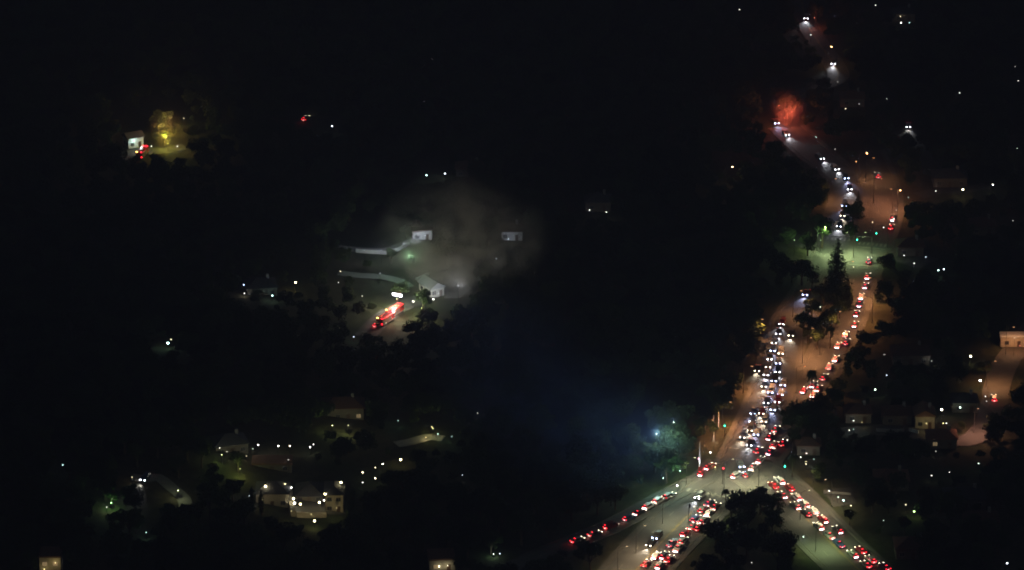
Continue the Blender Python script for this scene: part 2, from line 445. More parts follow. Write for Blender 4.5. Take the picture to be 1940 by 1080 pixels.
def put_car(px, py, mode, key, sgn, label, group, typ=None, headm=None, hd=None, paint=None):
    typ = typ or random.choices(['sedan', 'suv', 'pickup', 'van'], [5, 5, 1, .6])[0]
    headm = headm or random.choices(['head_white', 'head_blue', 'head_warm'], [4, 3, 3])[0]
    pi = random.randrange(6) if paint is None else paint
    k = (typ, mode, headm, pi)
    if k not in CARCACHE:
        CARCACHE[k] = make_car(typ, mode, headm, PAINTS[pi]); root = CARCACHE[k][0]
    else:
        root = copy_tree(CARCACHE[k][0])
    fx, rx = CARCACHE[k][1:]
    g = G(px, py, .7)
    d = Vector(hd).normalized() if hd else heading(key, g)*sgn
    c = g - d*(fx if mode == 'H' else rx)
    for q, dq in placed:
        dv = c-q; lon = abs(dv.dot(d)); lat = abs(dv.x*d.y-dv.y*d.x)
        if lon < 5.0 and lat < 2.1:
            sh = (5.2-lon)*(1 if dv.dot(d) >= 0 else -1)
            if abs(sh) < 2.2: c = c + d*sh
            else: c = c + Vector((-d.y, d.x, 0))*(2.2-lat)*(1 if (dv.x*-d.y+dv.y*d.x) > 0 else -1)
    placed.append((c, d))
    root.location = (c.x, c.y, H(c.x, c.y)+.07)
    root.rotation_euler = (0, 0, math.atan2(d.y, d.x))
    root['label'] = label; root['group'] = group
    return root
ORD = ['', 'second', 'third', 'fourth', 'fifth', 'sixth', 'seventh', 'eighth', 'ninth', 'tenth', 'eleventh', 'twelfth', 'thirteenth',
       'fourteenth', 'fifteenth', 'sixteenth', 'seventeenth', 'eighteenth', 'nineteenth', 'twentieth']
def queue(cars, key, sgn, where, end, group):
    """where says which queue; counted from its lowest end in the picture"""
    cars = sorted(cars, key=lambda c: -c[1])
    for i, c in enumerate(cars):
        mode = c[2]
        look = {'H': 'car with white headlights', 'T': 'car with red brake lights', 'W': 'red lit car with white rear'}[mode]
        if i == 0: lab = '%s, %s in %s' % (look, end, where)
        else: lab = '%s, %s from bottom in %s' % (look, ORD[i], where)
        put_car(c[0], c[1], mode, key, sgn, lab, group, headm=c[3] if len(c) > 3 else None, typ=c[4] if len(c) > 4 else None)
gr_on = 'cars coming down the boulevard with headlights on'
HB, HW, HM = 'head_blue', 'head_white', 'head_warm'
queue([(1558, 302, 'H', HW), (1586, 322, 'H', HW), (1604, 339, 'H', HB), (1610, 359, 'H', HW), (1599, 391, 'H', HB), (1596, 410, 'H', HM), (1589, 430, 'H', HW)],
      'W', 1, 'line above the green signals', 'lowest', gr_on)
queue([(1525, 559, 'H', HB)], 'W', 1, 'the empty stretch, beam on the road', 'alone', gr_on)
queue([(1480, 615, 'H', HW), (1474, 633, 'H', HW), (1466, 651, 'H', HM), (1464, 665, 'H', HB), (1458, 682, 'H', HW), (1455, 696, 'H', HM), (1451, 711, 'H', HW),
       (1447, 733, 'H', HM), (1426, 785, 'H', HB), (1424, 800, 'H', HW), (1420, 817, 'H', HM), (1406, 830, 'H', HM)],
      'W', 1, 'left lane of the long queue', 'lowest', gr_on)
queue([(1479, 671, 'H', HM), (1474, 689, 'H', HB), (1473, 706, 'H', HW), (1466, 723, 'H', HB), (1459, 745, 'H', HB), (1451, 764, 'H', HW), (1442, 784, 'H', HM)],
      'W', 1, 'middle lane of the long queue', 'lowest', gr_on)
queue([(1498, 637, 'H', HM), (1483, 731, 'H', HB), (1478, 748, 'H', HB), (1472, 763, 'H', HW), (1464, 777, 'H', HB), (1447, 800, 'H', HM),
       (1432, 824, 'H', HB), (1419, 844, 'H', HW)], 'W', 1, 'right lane of the long queue', 'lowest', gr_on)
queue([(1434, 703, 'H', HM)], 'W', 1, 'the left kerb beside the queue', 'alone', gr_on)
gr_off = 'red tail-lit cars driving up the boulevard'
queue([(1645, 498, 'T'), (1642, 528, 'W'), (1638, 546, 'W'), (1630, 566, 'W'), (1627, 581, 'W'), (1621, 599, 'W'), (1618, 619, 'W'), (1600, 638, 'T'), (1601, 653, 'T'),
       (1585, 659, 'W'), (1581, 684, 'W'), (1569, 699, 'T')], 'E', -1, 'the right carriageway line', 'lowest', gr_off)
queue([(1558, 720, 'T'), (1548, 735, 'W'), (1545, 743, 'W'), (1538, 752, 'W'), (1520, 744, 'W')], 'E', -1, 'the cluster by the tall palm', 'lowest', gr_off)
queue([(1466, 818, 'T'), (1455, 833, 'W'), (1471, 843, 'T'), (1460, 852, 'T'), (1455, 861, 'W'), (1436, 877, 'W'), (1432, 858, 'T'), (1422, 890, 'W')],
      'E', -1, 'red bunch above the junction', 'lowest', gr_off)
queue([(1664, 337, 'T'), (1690, 418, 'W'), (1687, 434, 'T')], 'E', -1, 'far line above the signals', 'lowest', gr_off)
put_car(1388, 905, 'W', None, 1, 'pale car turning across the middle of the junction', 'cars turning in the junction', typ='suv', hd=(.6, .8, 0))
put_car(1406, 886, 'H', None, 1, 'car with blue white lights turning in the junction', 'cars turning in the junction', headm=HB, hd=(.15, -1, 0))
put_car(1412, 904, 'T', None, 1, 'car with red lights right of the pale turning car', 'cars turning in the junction', hd=(.4, .9, 0))
gr_f = 'red tail-lit cars on the side road at lower left'
queue([(1259, 944, 'T')], 'FR', -1, 'the side road nearest the junction', 'dimmest', gr_f)
queue([(1241, 952, 'T'), (1217, 966, 'W'), (1201, 976, 'W'), (1183, 986, 'T'), (1146, 1002, 'T'), (1116, 1015, 'T'), (1083, 1027, 'T')],
      'FR', -1, 'the side road at lower left', 'lowest', gr_f)
gr_sw = 'cars on the wide road below the junction'
queue([(1335, 961, 'T'), (1326, 971, 'T'), (1348, 966, 'T'), (1338, 977, 'W'), (1318, 989, 'T'), (1326, 994, 'W'), (1308, 992, 'T'), (1302, 1007, 'T'), (1312, 1006, 'T'),
       (1290, 1018, 'W'), (1284, 1030, 'T'), (1267, 1036, 'T'), (1279, 1045, 'W'), (1259, 1069, 'T'), (1219, 1073, 'T'), (1245, 1077, 'W'), (1263, 1060, 'W'), (1238, 1058, 'W')],
      'SW', -1, 'the wide road queue', 'lowest', gr_sw)
queue([(1236, 1025, 'H', HB), (1228, 1034, 'H', HM), (1320, 945, 'H', HW)], 'SW', 1, 'oncoming lane of the lower road', 'lowest', gr_sw)
gr_se = 'cars on the road to the lower right'
queue([(1471, 925, 'T'), (1488, 943, 'W'), (1513, 964, 'W'), (1533, 978, 'T'), (1557, 1003, 'W'), (1577, 1021, 'T'), (1596, 1037, 'T'), (1622, 1056, 'W'), (1647, 1075, 'T')],
      'SE', -1, 'inner line to the lower right', 'lowest', gr_se)
queue([(1483, 916, 'W'), (1501, 930, 'T'), (1519, 952, 'W'), (1535, 966, 'T'), (1547, 973, 'T'), (1565, 990, 'W'), (1593, 1010, 'W'), (1637, 1048, 'T'), (1656, 1066, 'T'), (1683, 1079, 'T')],
      'SE', -1, 'outer line to the lower right', 'lowest', gr_se)
gr_far = 'single cars on the unlit streets'
put_car(1472, 234, 'H', None, 1, 'car with brilliant white headlights below the orange lit tree', gr_far, headm=HB, typ='sedan', hd=(.2, -1, 0), paint=2)
put_car(1492, 256, 'H', None, 1, 'car with headlights just below the orange lit tree car', gr_far, headm=HW, hd=(.25, -1, 0), typ='sedan', paint=2)
put_car(1527, 36, 'H', None, 1, 'car with white headlights at the top beside a rusty glow', gr_far, headm=HW, hd=(-.1, -1, 0))
put_car(1578.5, 122, 'H', None, 1, 'car with two small headlights below the top orange lamp', gr_far, headm=HW, hd=(-.2, -1, 0))
put_car(1721, 241, 'H', None, 1, 'car with two dim headlights right of the boulevard top', gr_far, headm=HW, hd=(-.1, -1, 0))
put_car(1884, 760, 'T', None, 1, 'car with two red taillights on the right hand street', gr_far, hd=(.05, 1, 0))
put_car(575, 228, 'T', None, 1, 'car with two red taillights alone on the dark hill', gr_far, hd=(.25, 1, 0), typ='suv')
put_car(270, 911, 'H', None, 1, 'car with two headlights on the faint lower left drive', gr_far, headm=HW, hd=(-.3, -1, 0))
put_car(466, 540, 'H', None, 1, 'car with two bright headlights on the left slope', gr_far, headm=HB, hd=(-.4, -1, 0))

# ------------------------------------------------------------------ fire engines
def fire_engine(px, py, hd, label, mast=0, glow=1.0):
    d = Vector(hd).normalized(); g = G(px, py, 1.5)
    root = empty('fire_engine', (g.x, g.y, H(g.x, g.y)+.22), math.atan2(d.y, d.x), label, 'fire engine', 'fire engines at the call-outs')
    def part(name, m, f, parent=root):
        bm = bmesh.new(); f(bm); o = mesh_obj(name, bm, m, parent); reg(parent, o); return o
    part('cab', M['engine_red'], lambda b: box(b, 1.8, 4.2, -1.2, 1.2, .5, 2.8, .12))
    part('body', M['engine_red'], lambda b: box(b, -4.2, 1.65, -1.25, 1.25, .6, 2.9, .06))
    part('windscreen', M['glass'], lambda b: box(b, 4.17, 4.23, -1.05, 1.05, 1.6, 2.5))
    part('chassis', M['dark_metal'], lambda b: box(b, -4.1, 4.1, -1.0, 1.0, .35, .62))
    for s in (-1, 1):
        part('side_window', M['glass'], lambda b: box(b, 2.4, 3.8, min(s*1.19, s*1.23), max(s*1.19, s*1.23), 1.65, 2.4))
        for k in range(3):
            part('locker_door', M['chrome'], lambda b: box(b, -4.0+k*1.85, -2.3+k*1.85, min(s*1.24, s*1.28), max(s*1.24, s*1.28), .9, 2.5))
        part('stripe', M['white_metal'], lambda b: box(b, -4.1, 4.1, min(s*1.24, s*1.275), max(s*1.24, s*1.275), .72, .86))
        for x in (-2.8, 3.1):
            part('wheel', M['tyre'], lambda b: cyl(b, (x, s*1.0, .52), (x, s*1.27, .52), .52, .52, 14))
        part('taillight', M['brake_red'], lambda b: box(b, -4.28, -4.19, s*1.0-.16, s*1.0+.16, 1.0, 1.5))
        part('headlight', M['head_white'], lambda b: box(b, 4.18, 4.26, s*.9-.2, s*.9+.2, .9, 1.2))
    part('light_bar', M['brake_red'], lambda b: box(b, 3.0, 3.4, -1.0, 1.0, 2.83, 3.08, .04))
    part('rear_beacon', M['brake_red'], lambda b: box(b, -4.1, -3.8, -1.1, -.6, 2.92, 3.15))
    part('rear_beacon', M['amber'], lambda b: box(b, -4.1, -3.8, .6, 1.1, 2.92, 3.15))
    def ladder(b):
        for s in (-1, 1): box(b, -3.6, 2.6, s*.35-.04, s*.35+.04, 3.0, 3.12)
        for k in range(15): box(b, -3.5+k*.42, -3.44+k*.42, -.31, .31, 3.03, 3.09)
    part('ladder', M['chrome'], ladder)
    light('beacon_glow', 'POINT', root, (-1.0, -2.0, 3.4), 500*glow, (1, .06, .03), .3)
    light('beacon_glow', 'POINT', root, (1.0, 2.2, 3.4), 260*glow, (1, .12, .04), .3)
    if mast:
        part('floodlight_mast', M['metal'], lambda b: cyl(b, (1.72, 0, 2.7), (1.72, 0, 6.2), .07, .05, 8))
        part('floodlight_head', M['rear_white'] if mast == 1 else M['amber'], lambda b: box(b, 1.5, 1.9, -1.8, 1.8, 6.2, 7.0, .04))
    return root, d, g
fe1, d1, g1 = fire_engine(748, 590, (.55, 1, 0), 'red fire engine with brilliant floodlight mast by the yellow-lit trees', 1)
fe2, d2, g2 = fire_engine(731, 605, (.55, 1, 0), 'red lit fire engine parked behind the floodlit one', 0)
fe3, d3, g3 = fire_engine(270, 290, (.25, 1, 0), 'fire engine with small red lights below the white-lit wall', 0, glow=.12)
put_car(1326, 901, 'W', None, 1, 'van with wide red lights stopped below the white pole', 'emergency cars', hd=(.12, 1, 0), typ='van', paint=5)
put_car(709, 618, 'T', None, 1, 'patrol car with red lights lowest of the emergency vehicles', 'emergency cars', hd=(1, 1, 0), typ='suv')
put_car(1338, 889, 'W', None, 1, 'car with white lit rear just right of the red lit van', 'emergency cars', hd=(.5, .8, 0), typ='suv')
# floodlights that burn on the engines, and white fill lights added beside them
light('floodlight', 'SPOT', fe1, (1.7, 0, 6.5), 170000, (.93, 1, .9), .4, aim=(.72, -.12, .03), spot=R(95), blend=.8)
light('floodlight', 'POINT', fe1, (2.2, 1.6, 5.5), 5000, (.95, 1, .85), .3)
light('white_fill_light', 'POINT', fe1, (-3.0, -2.6, 4.0), 2600, (1, .93, .85), .3)
light('white_fill_light', 'POINT', fe2, (2.0, -2.6, 4.0), 1300, (1, .85, .7), .3)
light('floodlight', 'POINT', fe3, (3.0, 1.5, 3.6), 500, (.85, 1, .95), .3)

# ------------------------------------------------------------------ street lamps (shielded heads)
LAMP_GAIN = 4.4
def street_lamp(px, py, toward, col, power, label, bare=False, h=9.0):
    g = G(px, py); d = Vector((toward[0], toward[1], 0)).normalized()
    root = empty('street_lamp', (g.x, g.y, H(g.x, g.y)), math.atan2(d.y, d.x), label, 'street lamp', 'street lamps along the roads')
    bm = bmesh.new(); cyl(bm, (0, 0, 0), (0, 0, .5), .2, .16, 8); reg(root, mesh_obj('base', bm, M['metal'], root))
    bm = bmesh.new(); cyl(bm, (0, 0, .5), (0, 0, h), .1, .06, 8); reg(root, mesh_obj('pole', bm, M['dark_metal'], root))
    bm = bmesh.new(); cyl(bm, (0, 0, h-.1), (1.2, 0, h+.45), .05, .045, 6); cyl(bm, (1.2, 0, h+.45), (2.3, 0, h+.5), .045, .04, 6)
    reg(root, mesh_obj('arm', bm, M['dark_metal'], root))
    bm = bmesh.new(); box(bm, 2.2, 3.0, -.17, .17, h+.42, h+.58, .05); hd_ = mesh_obj('lamp_head', bm, M['dark_metal'], root); reg(root, hd_)
    bm = bmesh.new()
    if bare: ball(bm, (2.65, 0, h+.36), .26)
    else: box(bm, 2.3, 2.9, -.13, .13, h+.37, h+.415)
    lm = mat('street_lamp_lens', (.8, .7, .5), .3, emit=col, es=30 if bare else 6)
    reg(root, mesh_obj('lens', bm, lm, root))
    if bare: light('lamp_light', 'POINT', root, (2.65, 0, h-.1), power, col, .15)
    else: light('lamp_light', 'SPOT', root, (2.6, 0, h+.3), power*LAMP_GAIN, col, .2, aim=(.12, 0, -1), spot=R(150), blend=.9)
    return root
SOD = (1, .43, .17); WARM = (1, .74, .42); GRN = (.72, .95, .42); OLV = (.95, .92, .55)
SL = [
 (1428, 655, (1, 0), SOD, 2300, 'dark lamp post left of the queue below the blue beam car'),
 (1408, 745, (1, 0), SOD, 3000, 'dark lamp post left of the long queue at its middle'),
 (1368, 812, (1, -.3), SOD, 3600, 'dark lamp post over the orange verge left of the junction'),
 (1335, 845, (1, -.5), SOD, 1800, 'dark lamp post by the lit white flagpole'),
 (1502, 600, (1, 0), SOD, 2200, 'dark lamp post on the median under the blue white beam'),
 (1520, 690, (1, 0), SOD, 3200, 'dark lamp post on the bare brown median above the palm'),
 (1508, 745, (1, 0), SOD, 2200, 'dark lamp post on the median left of the palm cluster'),
 (1662, 575, (-1, 0), SOD, 3400, 'dark lamp post right of the upper red line'),
 (1652, 612, (-1, 0), SOD, 2400, 'dark lamp post where the red line bends behind trees'),
 (1575, 640, (1, 0), SOD, 2300, 'dark lamp post on the median left of the red line bend'),
 (1600, 545, (1, .2), SOD, 1400, 'dark lamp post right of the pointed conifer'),
 (1553, 672, (-1, 0), SOD, 2000, 'dark lamp post beside the middle of the brown median'),
 (1568, 385, (1, 0), SOD, 1200, 'dark lamp post left of the far headlight line'),
 (1700, 405, (-1, 0), (1, .36, .16), 1900, 'dark lamp post over the rust lit far carriageway'),
 (1655, 385, (1, 0), (1, .36, .16), 1500, 'dark lamp post between the far carriageways'),
 (1640, 345, (1, 0), SOD, 1100, 'dark lamp post at the top of the far carriageway'),
 (1617, 488, (-.5, 0), GRN, 3800, 'dark lamp post in the green lit crossing'),
 (1652, 488, (-1, 0), GRN, 2600, 'dark lamp post at right edge of the green crossing'),
 (1548, 475, (.6, -.2), GRN, 3400, 'dark lamp post left of the green lit crossing'),
 (1372, 925, (.6, .2), OLV, 2600, 'dark lamp post in the middle of the lower junction'),
 (1300, 918, (1, -.3), OLV, 2300, 'dark lamp post at the mouth of the side road'),
 (1437, 925, (0, 1), OLV, 2600, 'dark lamp post at the corner of the right turn'),
 (1345, 985, (-1, .2), OLV, 1500, 'dark lamp post right of the lower red queue top'),
 (1255, 992, (1, -.3), OLV, 1900, 'dark lamp post on the strip between the lower left roads'),
 (1205, 1048, (1, -.3), WARM, 2300, 'dark lamp post left of the wide road near the bottom'),
 (1170, 1090, (1, 0), WARM, 2000, 'dark lamp post at the bottom left end of the wide road'),
 (1545, 1045, (1, .3), GRN, 2600, 'dark lamp post left of the lower right road near the bottom'),
 (1516, 985, (1, .3), OLV, 1500, 'dark lamp post left of the lower right road middle'),
 (1575, 958, (-.6, -.4), WARM, 1500, 'dark lamp post by the brown lot right of the road'),
 (1540, 925, (-1, -.4), WARM, 1300, 'dark lamp post at right of the first lower right cars'),
 (1905, 672, (1, .4), SOD, 1000, 'dark lamp post on the upper right hand street'),
 (1868, 735, (1, 0), SOD, 1900, 'dark lamp post on the right hand street above the red car'),
 (1845, 820, (.3, -1), (1, .45, .3), 1900, 'dark lamp post on the pink lit lower right street'),
]
for a in SL: street_lamp(*a)
street_lamp(1690, 407, (1, 0), SOD, 2600, 'glaring orange street lamp right of the far carriageway', True)
street_lamp(1627, 336, (1, 0), SOD, 420, 'small orange lamp at the top of the boulevard', True)
street_lamp(1561, 127, (1, 0), (1, .5, .2), 700, 'bare orange lamp near the top right edge', True, 8)
street_lamp(1373, 357, (1, 0), (1, .66, .34), 300, 'single orange lamp in the dark left of the boulevard', True, 8)

# ------------------------------------------------------------------ traffic signals
def signal(px, py, toward, state, label, arm=5.0, h=6.0):
    """px,py is the burning lens"""
    d = Vector((toward[0], toward[1], 0)).normalized()
    g = G(px, py, h-.2); b = g - d*arm
    root = empty('traffic_signal', (b.x, b.y, H(b.x, b.y)), math.atan2(d.y, d.x), label, 'traffic signal', 'traffic signals at the crossings')
    bm = bmesh.new(); cyl(bm, (0, 0, 0), (0, 0, h+.5), .13, .09, 8); reg(root, mesh_obj('pole', bm, M['dark_metal'], root))
    if arm > .5:
        bm = bmesh.new(); cyl(bm, (0, 0, h+.3), (arm+.3, 0, h+.45), .07, .05, 6); reg(root, mesh_obj('mast_arm', bm, M['dark_metal'], root))
    bm = bmesh.new(); box(bm, arm-.22, arm+.22, -.2, .2, h-.75, h+.4, .03); hs = mesh_obj('signal_head', bm, M['dark_metal'], root); reg(root, hs)
    # the lenses face the camera side (down the road)
    lo = Matrix.Rotation(-math.atan2(d.y, d.x), 3, 'Z') @ Vector((0, -1, 0))
    for k, z in enumerate((h+.2, h-.18, h-.56)):
        lit = (state == 'green' and k == 2) or (state == 'red' and k == 0)
        c = Vector((arm, 0, z))+lo*.22
        bm = bmesh.new(); cyl(bm, c, c+lo*.07, .17, .17, 10)
        if lit: ball(bm, c+lo*.08, .2, 1.0)
        o = mesh_obj('lens', bm, M['sig_green'] if (lit and state == 'green') else M['sig_red'] if lit else M['sig_off'], root)
        reg(root, o)
        if lit: light('signal_light', 'POINT', root, c+lo*.5, 130 if state == 'green' else 60, (.05, 1, .5) if state == 'green' else (1, .05, .06), .15)
    return root
signal(1624, 452, (-1, 0), 'green', 'green traffic signal on mast arm over the lit crossing')
signal(1660.5, 440, (-1, .1), 'green', 'green traffic signal right of the one on the lit crossing', 4)
signal(1373, 804, (1, 0), 'green', 'green traffic signal left of the long queue', 0.01, 4.5)
signal(1487, 881, (-1, 0), 'green', 'green traffic signal at right of the junction', 0.01, 5)
signal(1370, 889, (1, 0), 'red', 'red traffic signal on a dark pole in the junction', 0.01, 5.2)
signal(1307, 959, (1, 0), 'off', 'tall dark signal pole before the lower red queue', 0.3, 7.5)
# flagpole and slim posts by the junction
def flagpole(px, py0, label, h, r=.13, m='white_metal', cat='pole', name='flagpole'):
    g = G(px, py0)
    root = empty(name, (g.x, g.y, 0), 0, label, cat)
    bm = bmesh.new(); cyl(bm, (0, 0, 0), (0, 0, .4), .4, .35, 10); reg(root, mesh_obj('plinth', bm, M['concrete'], root))
    bm = bmesh.new(); cyl(bm, (0, 0, .4), (0, 0, h), r, r*.5, 8); reg(root, mesh_obj('pole', bm, M[m], root))
    bm = bmesh.new(); ball(bm, (0, 0, h+.15), .18); reg(root, mesh_obj('finial', bm, M[m], root))
    return root
fp = flagpole(1325, 886, 'tall white lit pole rising left of the junction', 8.4, .22)
light('pole_uplight', 'SPOT', fp, (1.0, -1.6, .4), 1500, (.95, .95, 1), .1, aim=(-1.0, 1.6, 3.0), spot=R(60))
p2 = flagpole(1361, 812, 'slim white and red lit post at left of the queue', 5.2, .16, name='slim_post')
light('pole_uplight', 'SPOT', p2, (.6, -1.5, .4), 380, (1, .5, .45), .1, aim=(-.6, 1.5, 2.0), spot=R(60))
p3 = flagpole(1352, 812, 'thinner pale post beside the white and red one', 4.2, .1, name='slim_post')
p4 = flagpole(1352, 836, 'short pale post in front of the round dark bush', 2.8, .17, name='slim_post')
light('pole_uplight', 'POINT', p4, (.5, -1.5, 1.2), 60, (.9, 1, .9), .1)

# ------------------------------------------------------------------ small lamps in gardens and on walls
LWH = (1, .97, .9); LWM = (1, .84, .55); LYE = (1, .8, .35); LBL = (.72, .82, 1); LGR = (.75, 1, .8); LTE = (.6, 1, .95)
LAMPM = {}
def lamp_mat(col, s):
    k = (col, s)
    if k not in LAMPM: LAMPM[k] = mat('lantern_glow', (.8, .8, .75), .3, emit=col, es=s)
    return LAMPM[k]
LP = {}
KEEP = []
def lantern(px, py, col, bright, power, h, label, group='small lamps among the gardens'):
    """bright 0 faint .. 3 glaring"""
    es, r = ((.9, .2), (4, .2), (11, .25), (26, .34))[bright]
    k = (col, bright, h)
    if k not in LP:
        root = empty('garden_lamp', (0, 0, 0), 0, label, 'lamp', group)
        bm = bmesh.new(); cyl(bm, (0, 0, 0), (0, 0, .12), .18, .16, 8); reg(root, mesh_obj('base', bm, M['dark_metal'], root))
        bm = bmesh.new(); cyl(bm, (0, 0, .12), (0, 0, h-r), .05, .04, 6); reg(root, mesh_obj('post', bm, M['dark_metal'], root))
        bm = bmesh.new(); ball(bm, (0, 0, h), r); reg(root, mesh_obj('globe', bm, lamp_mat(col, es), root))
        bm = bmesh.new(); cyl(bm, (0, 0, h+r*.9), (0, 0, h+r*1.25), r*.5, .04, 8); reg(root, mesh_obj('cap', bm, M['dark_metal'], root))
        LP[k] = root
    else: root = copy_tree(LP[k])
    g = G(px, py, h)
    root.location = (g.x, g.y, H(g.x, g.y)); root['label'] = label; root['group'] = group
    if power: light('lamp_light', 'POINT', root, (0, -.3, h+.5) if power < 450 else (0, -1.8, h+1.4), power, col, .15 if bright else 0)
    KEEP.append((px, py, 5 if bright < 2 else 8))
    return root
